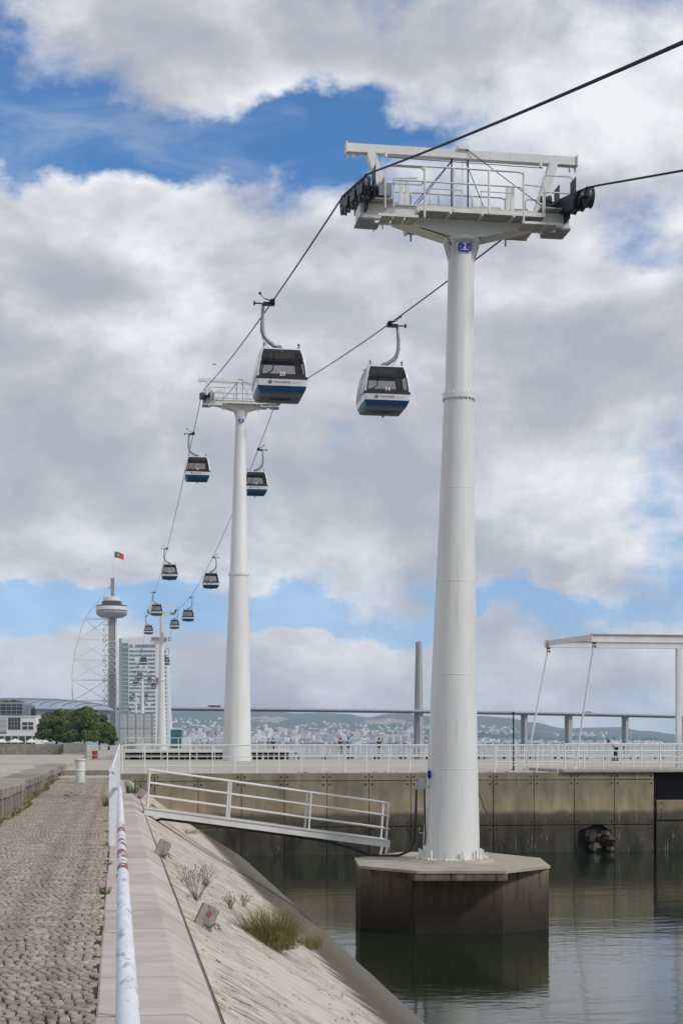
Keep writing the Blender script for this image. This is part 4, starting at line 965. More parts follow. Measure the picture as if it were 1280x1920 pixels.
# loose cobbles by the bollard
for i in range(7):
    q = MB(); cobble(q, 0, 0, .11, .09, .05); o = q.build('loose_stone', 'cobble', loc=(-1.35 + random.uniform(-.3, .3), 45 + random.uniform(-1.5, 2), gz(45) + .0)); o.rotation_euler = (random.uniform(-.3, .3), random.uniform(-.3, .3), random.uniform(0, 3))
    tag(o, 'loose cobble lying on the path in front of the bollard', 'stone', 'loose cobbles on the path')
dr = empty('rusty_drum', tuple(ptz(178, ZQ, 119))); tag(dr, 'rusty red metal drum standing by the low white railing', 'drum')
MB().lathe([(.21, 0), (.21, .19), (.225, .20), (.21, .21), (.21, .40), (.225, .41), (.21, .42), (.21, .60)], 18).build('barrel', 'rust_red', dr, smooth=35)
MB().lathe([(.22, .59), (.22, .63), (.19, .635)], 18).build('rim', 'rust', dr)
pw = empty('pale_wall', (-5, 128, ZQ)); tag(pw, 'pale pinkish low wall behind the red drum', 'wall')
for i in range(3): MB().b2(-3.2 + i * 2.2, -1.02 + i * 2.2, 0, .3, -.1, .82, ch=.02).build('wall_panel', 'kerb_stone', pw)
# tilted posts set in the slope
def stub(px, py, w_, h_, lean, dot=False, label=''):
    p = on_slope(px, py); t = empty('timber_stub', p); tag(t, label, 'timber stub', 'timber stubs set in the slope')
    R = Matrix.Rotation(lean, 3, 'Y') @ Matrix.Rotation(-.25, 3, 'X') @ Matrix.Rotation(.2, 3, 'Z')
    b = MB().box((0, 0, h_ / 2 - .06), (w_, .07, h_ + .12), ch=.012); b.v = [tuple(R @ Vector(v)) for v in b.v]; b.build('board', 'old_wood', t)
    if dot:
        c = MB().lathe([(.03, 0), (.03, .012)], 14); c.v = [tuple(R @ (Matrix.Rotation(PI / 2, 3, 'X') @ Vector(v) + Vector((.0, -.034, h_ * .62)))) for v in c.v]; c.build('rust_spot', 'rust', t)
    f = MB()
    for i in range(9): 
        a = random.uniform(0, 6); f.tube([(w_ * .45, -.03, .0), (w_ * .5 + .07 * math.cos(a), -.03 + .05 * math.sin(a), .04), (w_ * .5 + .16 * math.cos(a), .08 * math.sin(a) - .02, random.uniform(-.06, .02))], .007, 4)
    f.build('dead_root', 'dry_stem', t)
stub(379, 1738, .20, .25, .45, True, 'weathered timber stub with an orange rust spot beside dead roots on the slope')
stub(299, 1605, .20, .27, .45, False, 'weathered timber stub standing alone between kerb and dry weeds on the slope')
stub(281, 1531, .24, .28, .6, False, 'weathered timber stub just below the foot of the gangway')
stub(258, 1504, .22, .3, .7, False, 'weathered timber stub above the gangway beside a green plant')
def blades(n, h, spread, width, droop=.5, seed=1, up=.75):
    r = random.Random(seed); a = MB()
    for i in range(n):
        an = r.uniform(0, 2 * PI); rr = spread * .55 * math.sqrt(r.random()); bx, by = rr * math.cos(an), rr * math.sin(an)
        hh = h * r.uniform(.45, 1.05); out = spread * r.uniform(.15, 1.0) * droop; an2 = an + r.uniform(-.7, .7); c, s_ = math.cos(an2), math.sin(an2); wv = Vector((-s_, c, 0)) * width * r.uniform(.6, 1.2)
        p = []
        for k_ in range(4):
            f = k_ / 3; z = hh * (f - .28 * droop * f ** 3); o_ = out * f ** 1.8
            p.append(Vector((bx + c * o_, by + s_ * o_, z)))
        vs = []
        for k_, q_ in enumerate(p): vs += [q_ - wv * (1 - k_ / 3.2), q_ + wv * (1 - k_ / 3.2)]
        a.add(vs, [(0, 1, 3, 2), (2, 3, 5, 4), (4, 5, 7, 6)])
    return a
def tuft(loc, n, h, spread, width, m, label, droop=.5, seed=1, name='grass_tuft', cat='grass', group=None):
    o = blades(n, h, spread, width, droop, seed).build(name, m, loc=loc); tag(o, label, cat, group); return o
p = on_slope(505, 1772); gt = empty('grass_tuft', p - Vector((0, 0, .04))); tag(gt, 'big bushy clump of olive grass growing on the slope', 'grass')
blades(850, .84, .60, .006, 1.05, 3).build('green_blades', 'olive_grass', gt); blades(420, .50, .72, .005, 1.3, 33).build('dead_blades', 'dry_grass', gt)
p = on_slope(572, 1775); tuft(p - Vector((0, 0, .04)), 320, .45, .46, .006, 'olive_grass', 'smaller grass clump just below the big one on the slope', 1.0, 4)
p = on_slope(348, 1562); tuft(p - Vector((0, 0, .03)), 160, .22, .8, .01, 'olive_grass', 'low grass strip on the slope under the gangway', .9, 5)
p = on_slope(515, 1640); tuft(p - Vector((0, 0, .03)), 90, .15, .5, .01, 'olive_grass', 'short green grass at the dark edge of the slope', .9, 6)
p = on_slope(378, 1556); tuft(p - Vector((0, 0, .03)), 120, .22, .6, .01, 'olive_grass', 'olive grass patch at the slope edge behind the gangway hose', .9, 16)
p = on_slope(620, 1855); tuft(p, 10, .10, .08, .003, 'dry_stem', 'tiny dry sprig low on the slope below the grass clump', .6, 17)
p = on_slope(640, 1870); tuft(p, 8, .11, .05, .003, 'dry_stem', 'thin dry stalk lowest on the pale slope', .3, 18)
p = on_slope(660, 1905); tuft(p, 14, .09, .09, .003, 'dry_stem', 'small dry sprig near the bottom edge of the slope', .7, 19)
def weed(loc, n, h, spread, label, seed):
    r = random.Random(seed); t = empty('dry_weed', loc); tag(t, label, 'weed', 'dry weeds on the slope'); a = MB(); b = MB()
    for i in range(n):
        an = r.uniform(0, 2 * PI); hh = h * r.uniform(.5, 1.05); o_ = spread * r.uniform(.2, 1); c, s_ = math.cos(an) * o_, math.sin(an) * o_
        pts_ = [(0, 0, -.03), (c * .35, s_ * .35, hh * .45), (c * .7, s_ * .7, hh * .8), (c, s_, hh)]; a.tube(pts_, [.0035, .003, .0022, .0015], 4)
        for k_ in range(3):
            q_ = Vector(pts_[2]) + Vector((r.uniform(-.08, .08), r.uniform(-.08, .08), r.uniform(-.02, .10))); a.tube([pts_[1 + k_ % 2], q_], .002, 3)
            b.box(q_, (.014, .014, .012))
    a.build('stems', 'dry_stem', t)['kind'] = 'stuff'; b.build('seed_heads', 'dry_stem', t)['kind'] = 'stuff'; blades(30, h * .35, spread * .6, .006, .6, seed).build('leaves', 'olive_grass', t)
weed(on_slope(368, 1688), 16, .48, .34, 'spindly dry weed above the stub with the rust spot', 2)
weed(on_slope(385, 1662), 9, .40, .30, 'thin dry weed with seed heads higher on the slope', 9)
weed(on_slope(432, 1705), 14, .20, .18, 'low reddish dry weed between stub and grass clump', 3)
weed(on_slope(456, 1700), 10, .22, .15, 'small dry weed beside the grass clump', 4)
# green weeds along the path edge
for i, (px, py, n, h, sp) in enumerate(((207, 1676, 40, .16, .12), (204, 1620, 26, .06, .14), (205, 1585, 34, .10, .14), (203, 1560, 30, .09, .2), (201, 1540, 20, .08, .15))):
    d = FPX * EYE / (py - HOR); q = ptz(px, 0, d); q.x = min(q.x, -.15); q.z = gz(q.y) - .01
    tuft(q, n, h, sp, .008, 'green_leaf', ('grass tuft with long blades in the joint beside the kerb' if i == 0 else 'small green weed in the joint between cobbles and kerb'), .8, 20 + i, 'path_weed', 'weed', None if i == 0 else 'weeds along the kerb joint')
tuft((-.26, 38.5, gz(38.5)), 80, .42, .28, .010, 'green_leaf', 'tall green grass bush on the path beside the first plate post', .7, 40, 'grass_bush', 'grass')
tuft(on_slope(250, 1497) + Vector((0, 0, -.02)), 46, .75, .45, .022, 'green_leaf', 'bright green leafy plant beside the kerb above the gangway', .9, 41, 'leafy_plant', 'plant')
lt = MB(); r = random.Random(77)
for i in range(420):
    y_ = 8 + 28 * r.random() ** 1.6; x_ = .75 + 3.0 * r.random() ** 1.5; s_ = r.uniform(.006, .02); c_ = Vector((x_, y_, slz(x_, y_)))
    lt.add([c_ + Vector((r.uniform(-1.6, -.6) * s_, -s_ * r.uniform(.4, .8), -.004)), c_ + Vector((s_ * r.uniform(.6, 2.2), -s_ * .5, -s_)), c_ + Vector((s_ * r.uniform(.6, 2), s_ * r.uniform(.4, .8), -s_)), c_ + Vector((-s_, s_ * .6, -.004)), c_ + Vector((0, 0, s_ * .7))], [(0, 1, 4), (1, 2, 4), (2, 3, 4), (3, 0, 4)])
o = lt.build('slope_litter', 'dry_stem'); struct(o, 'stuff', 'small stones and dead leaf litter scattered on the slope'); o['category'] = 'litter'
gm = MB()
r = random.Random(5)
for i in range(60):
    y_ = 27 + 32 * (i / 60) + r.uniform(-.3, .3); b = blades(10, .12, .14, .007, .8, i); dx = wav(y_); gm.add([(v[0] - 2.45 + dx + r.uniform(0, .1), v[1] + y_, v[2] + gz(y_) - .02) for v in b.v], b.f)
o = gm.build('wall_foot_grass', 'olive_grass'); struct(o, 'stuff', 'yellow green grass fringe along the foot of the low stone wall'); o['category'] = 'grass'
gm = MB()
for i in range(45):
    y_ = YQ + .25 + r.uniform(0, .35); x_ = r.uniform(7, 18); b = blades(7, .10, .2, .010, .9, i); gm.add([(v[0] + x_, v[1] + y_, v[2] + ZQ) for v in b.v], b.f)
o = gm.build('quay_edge_weeds', 'dry_stem'); struct(o, 'stuff', 'dry weeds and litter along the quay edge'); o['category'] = 'weed'

# ================================================================== drawbridge frame at the right
dbf = empty('drawbridge_frame', (25.3, 64, ZQ)); tag(dbf, 'white steel drawbridge frame with overhanging arms and hanging rods over the lock', 'bridge frame')
for yy, tipx, hh in ((-4.0, 19.84, .36), (0, 19.03, .33)):
    zt = 6.36 - ZQ
    a = MB().b2(tipx - 25.3, 6, yy - .05, yy + .05, zt - hh + .03, zt - .03).build('arm_web', 'white_paint', dbf)
    for z in (zt - hh, zt - .03): MB().b2(tipx - 25.32, 6, yy - .13, yy + .13, z, z + .03).build('arm_flange', 'white_paint', a)
    MB().b2(tipx - 25.33, tipx - 25.30, yy - .13, yy + .13, zt - hh, zt).build('end_plate', 'white_steel', a)
    MB().b2(-.11, .11, yy - .13, yy + .13, 0, zt - hh - .002).build('column', 'white_paint', dbf)
    tx = tipx - 25.3 + .12; bx = (19.1 if yy else 18.1) - 25.3
    MB().tube([(tx, yy, zt - hh - .02), (bx, yy, .08)], .045, 10).build('hanging_rod', 'white_paint', dbf, smooth=60)
    for dz in (0, .14): MB().tube([(tx - .08, yy, zt - hh - .04 - dz), (tx + .08, yy, zt - hh - .04 - dz)], .05, 8).build('shackle', 'rust', dbf)
    MB().box((bx, yy, .1), (.22, .16, .18)).build('anchor_block', 'white_steel', dbf)
MB().beam((19.12 - 25.3, 0, 6.36 - ZQ - .14), (19.9 - 25.3, -4, 6.36 - ZQ - .14), .10, .22).build('cross_arm', 'white_paint', dbf)
lp = empty('lamp_post', tuple(ptz(962, ZQ, 66))); tag(lp, 'thin dark pole standing behind the quay railing', 'pole')
MB().tube([(0, 0, 0), (0, 0, 2.55)], .035, 8).build('pole', 'dark_metal', lp); MB().lathe([(.06, 2.5), (.07, 2.58), (.03, 2.62)], 8).build('cap', 'dark_metal', lp); MB().lathe([(.09, 0), (.09, .04)], 10).build('foot', 'dark_metal', lp)

# ================================================================== jetty, boardwalk and rubble behind the quay
jt = empty('jetty', (8, 120, 0)); tag(jt, 'white edged jetty on pale piles with dark shade underneath', 'jetty')
MB().b2(-7.5, 6.2, -4, 4, 1.02, 1.22).build('deck', 'white_steel', jt)
MB().b2(-7.5, 6.2, 3.0, 3.2, -2.5, 1.0).build('dark_backing', 'hole_dark', jt)  # near-black sheet, shade under the deck put into its colour
for i in range(16): MB().box((-7.2 + i * .88, -3.7, -.9), (.10 if i % 3 else .18, .12, 3.9)).build('pile', 'canvas' if i > 8 else 'deck_wood', jt)
railing('jetty_railing', 'white railing on top of the jetty', 'railing', (.6, 116.2, 1.22), (14.2, 116.2, 1.22), .95, (.45,), 1.3)
rb = MB()
r = random.Random(11)
for i in range(190):
    x_, y_, s_ = r.uniform(10, 48), r.uniform(112.6, 116), r.uniform(.18, .5); n = 6
    vs = []
    for zz, rr in ((-.7, .8), (.1, 1), (.7, .55)): vs += [(x_ + rr * s_ * r.uniform(.7, 1.2) * math.cos(k_ * 1.047), y_ + rr * s_ * r.uniform(.7, 1.2) * math.sin(k_ * 1.047), .12 + zz * s_ * .7 + r.uniform(-.03, .03)) for k_ in range(n)]
    rb.add(vs, [(q_ * n + k_, q_ * n + (k_ + 1) % n, (q_ + 1) * n + (k_ + 1) % n, (q_ + 1) * n + k_) for q_ in range(2) for k_ in range(n)] + [tuple(range(2 * n, 3 * n))])
o = rb.build('rubble_bank', 'rubble'); struct(o, 'stuff', 'brown rubble bank between quay and boardwalk'); o['category'] = 'rubble'
o = MB().add([(9, 112, -.1), (60, 112, -.1), (60, 119, -1.2), (9, 119, -1.2)], [(0, 1, 2, 3)]).build('bank', 'joint_dirt'); struct(o)
bw = empty('boardwalk', (40, 161.5, 0)); tag(bw, 'grey timber boardwalk on piles running across the river water', 'boardwalk')
for i in range(20): MB().b2(-27 + i * 4.0, -23.03 + i * 4.0, -1.6, 1.6, .48, .62).build('deck_board', 'deck_wood', bw)
MB().b2(-27, 53, -1.7, -1.62, .34, .60).build('fascia', 'white_steel', bw)
for i in range(27):
    for yy in (-1.3, 1.3): MB().tube([(-26.5 + i * 3, yy, -4), (-26.5 + i * 3, yy, .48)], .13, 8).build('pile', 'tent_canvas', bw)
for side, yy in (('near', -1.55), ('far', 1.55)):
    t = empty('boardwalk_railing', (40, 161.5 + yy, .62)); tag(t, 'white baluster railing on the %s edge of the boardwalk' % ('shoreward' if yy < 0 else 'outer'), 'railing')
    MB().b2(-27, 53, -.04, .04, .98, 1.06).build('top_rail', 'rail_white', t); MB().b2(-27, 53, -.025, .025, .12, .17).build('bottom_rail', 'rail_white', t); MB().b2(-27, 53, -.02, .02, .55, .58).build('middle_rail', 'rail_white', t)
    bm_ = MB().b2(-.035, .035, -.035, .035, 0, .98); me = None
    for i in range(139):
        x_ = -26.8 + i * .575
        if me is None: me = bm_.build('baluster', 'rail_white', t, loc=(x_, 0, 0)).data
        else: link('baluster', me, None, t, (x_, 0, 0))

# ================================================================== people
def skin_obj(name, V, E, m, parent):
    me = bpy.data.meshes.new(name); me.from_pydata([v[:3] for v in V], E, []); o = link(name, me, m, parent)
    md = o.modifiers.new('skin', 'SKIN'); md.use_smooth_shade = True
    for i, v in enumerate(V):
        sv = me.skin_vertices[0].data[i]; sv.radius = (v[3], v[4] if len(v) > 4 else v[3]); sv.use_root = (i == 0)
    s_ = o.modifiers.new('sub', 'SUBSURF'); s_.levels = 1; s_.render_levels = 1
    return o
def person(loc, rz, label, shirt, trousers, bend=0.0, short=False, stride=.18, skirt=False):
    t = empty('person', loc, rz); tag(t, label, 'person')
    def B(x, y_, z):           # lean the upper body forward (+y) about the hips
        c, s_ = math.cos(bend), math.sin(bend); dz = z - .95
        return (x, y_ * c + dz * s_, .95 + dz * c - y_ * s_) if z > .95 else (x, y_, z)
    V = [(*B(0, 0, .95), .13, .10), (*B(0, 0, 1.2), .135, .10), (*B(0, 0, 1.40), .15, .09), (*B(0, 0, 1.50), .055), (*B(0, .02, 1.58), .075), (*B(0, .02, 1.67), .085, .1), (*B(0, .02, 1.75), .06)]
    E = [(0, 1), (1, 2), (2, 3), (3, 4), (4, 5), (5, 6)]
    sh, pa = [V[0], V[1], V[2]], [(0, 1), (1, 2)]
    for s_ in (-1, 1):
        b = len(V); V += [(*B(s_ * .19, 0, 1.41), .06), (*B(s_ * .25, -.04 * s_, 1.14), .045), (*B(s_ * .22, .14, .98), .036), (*B(s_ * .21, .2, .95), .04), (*B(s_ * .20, .26, .93), .02)]
        E += [(2, b), (b, b + 1), (b + 1, b + 2), (b + 2, b + 3), (b + 3, b + 4)]
        b = len(V); f = s_ * stride
        V += [(s_ * .09, 0, .88, .095), (s_ * .10, f * .55 + .04, .49, .065), (s_ * .10, f, .09, .042), (s_ * .10, f + .09, .04, .04), (s_ * .10, f + .18, .03, .03)]
        E += [(0, b), (b, b + 1), (b + 1, b + 2), (b + 2, b + 3), (b + 3, b + 4)]
    skin_obj('body', V, E, 'skin', t)
    SV = [(v[0], v[1], v[2], v[3] * 1.18, (v[4] if len(v) > 4 else v[3]) * 1.2) for v in (V[0], V[1], V[2], V[7], V[8], V[17], V[18])]
    skin_obj('shirt', SV, [(0, 1), (1, 2), (2, 3), (3, 4), (2, 5), (5, 6)], shirt, t)
    TV = [(V[0][0], V[0][1], .93, .145, .12)]; TE = []
    for b in (12, 22):
        k_ = len(TV); h_, kn, an_ = V[b], V[b + 1], V[b + 2]; TV += [(*h_[:3], .105)]
        if short: TV += [(kn[0], kn[1], kn[2] + .12, .095)]; TE += [(0, k_), (k_, k_ + 1)]
        else: TV += [(*kn[:3], .08), (*an_[:3], .062)]; TE += [(0, k_), (k_, k_ + 1), (k_ + 1, k_ + 2)]
    skin_obj('shorts' if short else 'trousers', TV, TE, trousers, t)
    for b in (14, 24):
        q_ = V[b]; MB().box((q_[0], q_[1] + .07, .045), (.10, .28, .09), ch=.02).build('shoe', 'cloth_dark', t)
    hv = MB().lathe([(.07, -.02), (.108, .03), (.112, .08), (.09, .14), (.04, .17)], 12); c = Vector(B(0, .0, 1.64)); hv.v = [tuple(Vector(v) + c + Vector((0, -.02, 0))) for v in hv.v]; hv.build('hair', 'hair', t, smooth=True)
    return t
def on_deck(px, d): q = ptz(px, .62, d); q.y = min(max(q.y, 160.4), 162.6); return q
person(on_deck(652, 165), .2, 'person in a bright blue shirt and dark shorts jogging on the boardwalk', 'cloth_blue', 'cloth_dark', .08, True, .26)
person(on_deck(637, 165), -.2, 'person in a maroon top walking beside the jogger in blue', 'cloth_maroon', 'cloth_dark', .05, False, .2)
person(on_deck(708, 166), .1, 'person with bare shoulders and dark clothes running on the boardwalk', 'cloth_dark', 'cloth_dark', .18, True, .3)
person(on_deck(503, 163), 1.2, 'slim person in grey standing on the boardwalk next to one in black', 'cloth_grey', 'cloth_dark', .0, False, .08)
person(on_deck(512, 163), .3, 'person all in black standing on the boardwalk', 'cloth_dark', 'cloth_dark', .0, False, .15)
person(ptz(1154, ZQ, 104), YAW * 0 + 1.3, 'person in dark clothes bending forward behind the footbridge railings', 'cloth_dark', 'cloth_dark', .95, False, .1)

# ================================================================== far left: pines, white building, arena
def crown(mb, c, rx, ry, rz, n, size, r):
    for i in range(n):
        u = Vector((r.gauss(0, 1), r.gauss(0, 1), r.gauss(0, 1))).normalized(); f = r.uniform(.55, 1.03) ** .6
        p_ = Vector((c[0] + u.x * rx * f, c[1] + u.y * ry * f, c[2] + u.z * rz * f))
        nrm = (u + Vector((r.uniform(-.7, .7), r.uniform(-.7, .7), r.uniform(-.2, .9)))).normalized(); a = nrm.orthogonal().normalized(); a.rotate(Matrix.Rotation(r.uniform(0, 6.28), 3, nrm)); b = nrm.cross(a); s_ = size * r.uniform(.6, 1.25)
        mb.add([p_ - a * s_ - b * s_ * .6, p_ + a * s_ - b * s_ * .5, p_ + a * s_ * .8 + b * s_ * .6, p_ - a * s_ * .7 + b * s_ * .6], [(0, 1, 2, 3)])
def pine(px, d, wpx, ytop, label, seed):
    r = random.Random(seed); b = ptz(px, ZQ, d); t = empty('stone_pine', b); tag(t, label, 'tree', 'stone pines beside the white building')
    H_ = EYE + (HOR - ytop) * d / FPX - ZQ; W_ = wpx * d / FPX / 2
    MB().tube([(0, 0, 0), (.15, 0, H_ * .25), (-.1, .1, H_ * .5), (0, 0, H_ * .75)], [.24, .2, .16, .08], 8).build('trunk', 'bark', t, smooth=True)
    lm = MB()
    for i in range(6):
        a = i * 1.05 + r.uniform(-.3, .3); lm.tube([(0, 0, H_ * .35), (W_ * .4 * math.cos(a), W_ * .4 * math.sin(a), H_ * .55), (W_ * .7 * math.cos(a), W_ * .7 * math.sin(a), H_ * .7)], [.11, .08, .04], 6)
    lm.build('limbs', 'bark', t)
    cr_ = MB()
    for i in range(30):
        a = r.uniform(0, 6.28); q_ = math.sqrt(r.random()); zc = H_ * (.84 - .42 * q_ ** 2 + r.uniform(-.16, .02)); rr = W_ * r.uniform(.28, .40)
        crown(cr_, (W_ * .74 * q_ * math.cos(a), W_ * .74 * q_ * math.sin(a), zc), rr, rr, rr * .72, 300, .21, r)
    for i in range(14):
        a = r.uniform(0, 6.28); rr = W_ * .3; crown(cr_, (W_ * .66 * math.cos(a), W_ * .66 * math.sin(a), H_ * r.uniform(.24, .45)), rr, rr, rr * .8, 200, .21, r)
    cr_.build('crown', 'pine_needles', t)
pine(106, 300, 80, 1317, 'large round stone pine beside the corner of the white building', 1)
pine(158, 292, 74, 1318, 'tall round stone pine with a bare trunk in the middle of the pine row', 2)
pine(186, 300, 58, 1331, 'medium stone pine next to the lattice tower side of the row', 3)
pine(204, 306, 34, 1347, 'smallest stone pine at the end of the row', 4)
pine(128, 322, 60, 1322, 'stone pine half hidden behind the two largest pines', 5)
hg = MB(); r = random.Random(8)
for i in range(26): crown(hg, (0 - 17 + i * .72, r.uniform(-.5, .5), .6), .7, .6, .8, 60, .16, r)
o = hg.build('hedge', 'cypress_leaf', loc=tuple(ptz(146, ZQ, 312)) ); tag(o, 'dark hedge under the stone pines', 'hedge'); o.rotation_euler.z = -YAW
cy = empty('cypress_tree', tuple(ptz(63, ZQ, 372))); tag(cy, 'dark green conical tree behind the white building', 'tree')
MB().tube([(0, 0, 0), (0, 0, 9)], [.2, .05], 6).build('trunk', 'bark', cy)
q = MB()
for i in range(9): crown(q, (0, 0, 2 + i * .95), 1.15 - .075 * i, 1.15 - .075 * i, 1.0, 130, .2, r)
q.build('crown', 'cypress_leaf', cy)
def facade(name, px0, d, label, cat): 
    t = empty(name, tuple(ptz(px0, ZQ, d)), -YAW); tag(t, label, cat); k_ = d / FPX
    X_ = lambda px: (px - px0) * k_; Z_ = lambda py: EYE + (HOR - py) * k_ - ZQ
    return t, X_, Z_
wb, fx, fz = facade('white_building', 30, 330, 'white modern building with big grid window and four dark windows beside the pines', 'building')
MB().b2(fx(-60), fx(68), 0, 9, 0, fz(1344)).build('wall', 'far_white', wb)
MB().b2(fx(-60), fx(69), -.2, 9.2, fz(1344) + .01, fz(1343) + .12).build('roof', 'far_white', wb)
g = MB().b2(fx(16), fx(39), -.06, -.01, fz(1368), fz(1346)).build('window', 'dark_glass', wb)
for i in range(1, 4): MB().b2(fx(16 + i * 5.75) - .05, fx(16 + i * 5.75) + .05, -.12, -.062, fz(1368), fz(1346)).build('mullion', 'far_grey', g)
for i in range(1, 3): MB().b2(fx(16), fx(39), -.11, -.064, fz(1346 + i * 7.3) - .04, fz(1346 + i * 7.3) + .04).build('transom', 'far_grey', g)
for x0, x1, y0, y1 in ((42.5, 52, 1354, 1360), (53.5, 63, 1354, 1360), (42.5, 52, 1362, 1368), (53.5, 63, 1362, 1368)):
    g = MB().b2(fx(x0), fx(x1), -.05, -.01, fz(y1), fz(y0)).build('window', 'dark_glass', wb)
    MB().b2(fx(x0) - .06, fx(x1) + .06, -.09, -.052, fz(y1) - .1, fz(y1)).build('sill', 'far_white', g)
for i in range(11): MB().b2(fx(-60), fx(13.5), -.4, -.1, fz(1347.5 + i * 2.4), fz(1346.3 + i * 2.4)).build('louvre', 'far_white', wb)
MB().b2(fx(-60), fx(13.5), -.02, -.005, fz(1376), fz(1346)).build('louvre_shade', 'far_grey', wb)
MB().b2(fx(-20), fx(66), -.03, -.005, 0.02, fz(1380)).build('shopfront', 'dark_glass', wb)
for i in range(7): MB().b2(fx(-18 + i * 13), fx(-15.5 + i * 13), -.14, -.04, 0, fz(1379)).build('pier', 'tent_canvas', wb)
for i, (px, w_) in enumerate(((4, 22), (29, 32), (59, 25), (85, 16))):
    t = empty('patio_umbrella', tuple(ptz(px, ZQ, 318 + i)), .3); tag(t, 'white square patio umbrella in front of the white building', 'umbrella', 'white patio umbrellas')
    a = w_ * 318 / FPX / 2 * .8; MB().add([(-a, -a, 1.75), (a, -a, 1.75), (a, a, 1.75), (-a, a, 1.75), (0, 0, 2.45), (-a, -a, 1.6), (a, -a, 1.6), (a, a, 1.6), (-a, a, 1.6)], [(0, 1, 4), (1, 2, 4), (2, 3, 4), (3, 0, 4), (5, 6, 1, 0), (6, 7, 2, 1), (7, 8, 3, 2), (8, 5, 0, 3)]).build('canopy', 'canvas', t)
    MB().tube([(0, 0, 0), (0, 0, 2.4)], .06, 6).build('pole', 'far_grey', t); MB().lathe([(.3, 0), (.3, .1)], 10).build('base', 'far_grey', t)
o = MB().lathe([(1.0, 0), (.95, .6), (.5, 1.1), (.1, 1.3)], 10).build('red_parasol', 'red_cloth', loc=tuple(ptz(75, ZQ, 316))); tag(o, 'closed red canopy beside the patio umbrellas', 'canopy')
gb_, fx, fz = facade('glass_building', 15, 420, 'dark glass office building with roof plants behind the white building', 'building')
MB().b2(fx(-80), fx(42), 0, 18, 0, fz(1320)).build('wall', 'dark_glass', gb_)
MB().b2(fx(-80), fx(38), .5, 18, fz(1320), fz(1316.5)).build('penthouse', 'far_grey', gb_)
for i in range(4): MB().b2(fx(-80), fx(42.4), -.3, -.02, fz(1325.6 + i * 7), fz(1324.8 + i * 7)).build('floor_band', 'far_grey', gb_)
for i in range(12): MB().b2(fx(-78 + i * 10), fx(-77.3 + i * 10), -.2, -.04, 0, fz(1320)).build('mullion', 'far_grey', gb_)
q = MB()
for i in range(16): crown(q, (fx(-40 + i * 5), 3, fz(1317) + .3), .9, .6, .5, 40, .2, r)
q.build('roof_plants', 'cypress_leaf', gb_)
# arena with its ribbed metal roof
ar = empty('arena', tuple(ptz(10, ZQ, 640)), -YAW); tag(ar, 'large arena with a low curved ribbed grey metal roof', 'arena')
k_ = 640 / FPX; rz0 = (HOR - 1328) * k_ + EYE - ZQ; rzt = (HOR - 1306.5) * k_ + EYE - ZQ
q = MB(); A_, Bb = 42.0, 34.0; nu, nv = 40, 10
for j in range(nv + 1):
    f = j / nv
    for i in range(nu): a = 2 * PI * i / nu; q.v.append((A_ * math.cos(a) * math.cos(f * PI / 2), Bb * math.sin(a) * math.cos(f * PI / 2) + 30, rz0 + (rzt - rz0) * math.sin(f * PI / 2)))
q.f = [(j * nu + i, j * nu + (i + 1) % nu, (j + 1) * nu + (i + 1) % nu, (j + 1) * nu + i) for j in range(nv) for i in range(nu)]
ro = q.build('roof', 'roof_metal', ar, smooth=True)
for i in range(22):
    x_ = -44 + i * 4.2; pts_ = []
    for yv in [-.98 + .1 * m_ for m_ in range(14)]:
        xx = x_ + 9 * yv; q_ = 1 - (xx / A_) ** 2 - yv ** 2
        if q_ > 0: pts_.append((xx, yv * Bb + 30, rz0 + (rzt - rz0) * math.sqrt(q_) + .12))
    if len(pts_) > 2: MB().tube(pts_, .28, 5).build('rib', 'roof_rib', ro)
q = MB().lathe([(1, 0), (1, rz0 + .2)], 40); q.v = [(x * 40.5, y_ * 32.5 + 30, z) for x, y_, z in q.v]; q.build('wall', 'roof_metal', ar)
q = MB().lathe([(1, rz0 - .4), (1, rz0 + .1)], 40); q.v = [(x * 42.6, y_ * 34.6 + 30, z) for x, y_, z in q.v]; q.build('eaves', 'roof_metal', ar)

# ================================================================== lattice tower with saucer
DT = 1268.0
vt = empty('observation_tower', tuple(ptz(210, ZQ, DT)), -YAW); tag(vt, 'tall concrete tower with round lookout saucer and a curved white steel sail lattice', 'tower')
k_ = DT / FPX; tx = lambda px: (px - 210) * k_; tz_ = lambda py: EYE + (HOR - py) * k_ - ZQ
MB().b2(-2.5, 2.5, -2.5, 2.5, 0, tz_(1150)).build('shaft', 'shaft_concrete', vt)
MB().b2(3.1, 4.1, -2, 2, 0, tz_(1155)).build('lift_rail', 'far_white', vt)
MB().b2(tx(209.5), tx(216), -4.6, -2.9, tz_(1134), tz_(1085)).build('mast', 'shaft_concrete', vt)
sa = MB().lathe([(3, tz_(1159)), (9.5, tz_(1157.5)), (12.6, tz_(1153.5)), (13.2, tz_(1151.5))], 40, cap=False).build('saucer_base', 'far_grey', vt, smooth=40)
MB().lathe([(13.1, tz_(1151.5)), (13.1, tz_(1145))], 40, cap=False).build('lower_glazing', 'dark_glass', sa)
for i in range(40):
    a = 2 * PI * i / 40; MB().box((13.15 * math.cos(a), 13.15 * math.sin(a), (tz_(1151.5) + tz_(1145)) / 2), (.35, .35, tz_(1145) - tz_(1151.5)), Matrix.Rotation(a, 3, 'Z')).build('mullion', 'far_white', sa)
MB().lathe([(13.3, tz_(1148.6)), (13.3, tz_(1148.0))], 40, cap=False).build('glazing_bar', 'far_white', sa)
MB().lathe([(13.4, tz_(1145)), (13.7, tz_(1144.5)), (13.7, tz_(1138.5)), (13.4, tz_(1138))], 40).build('white_band', 'far_white', sa, smooth=40)
MB().lathe([(13.5, tz_(1138)), (13.3, tz_(1135.6)), (9, tz_(1135))], 40).build('upper_glazing', 'dark_glass', sa)
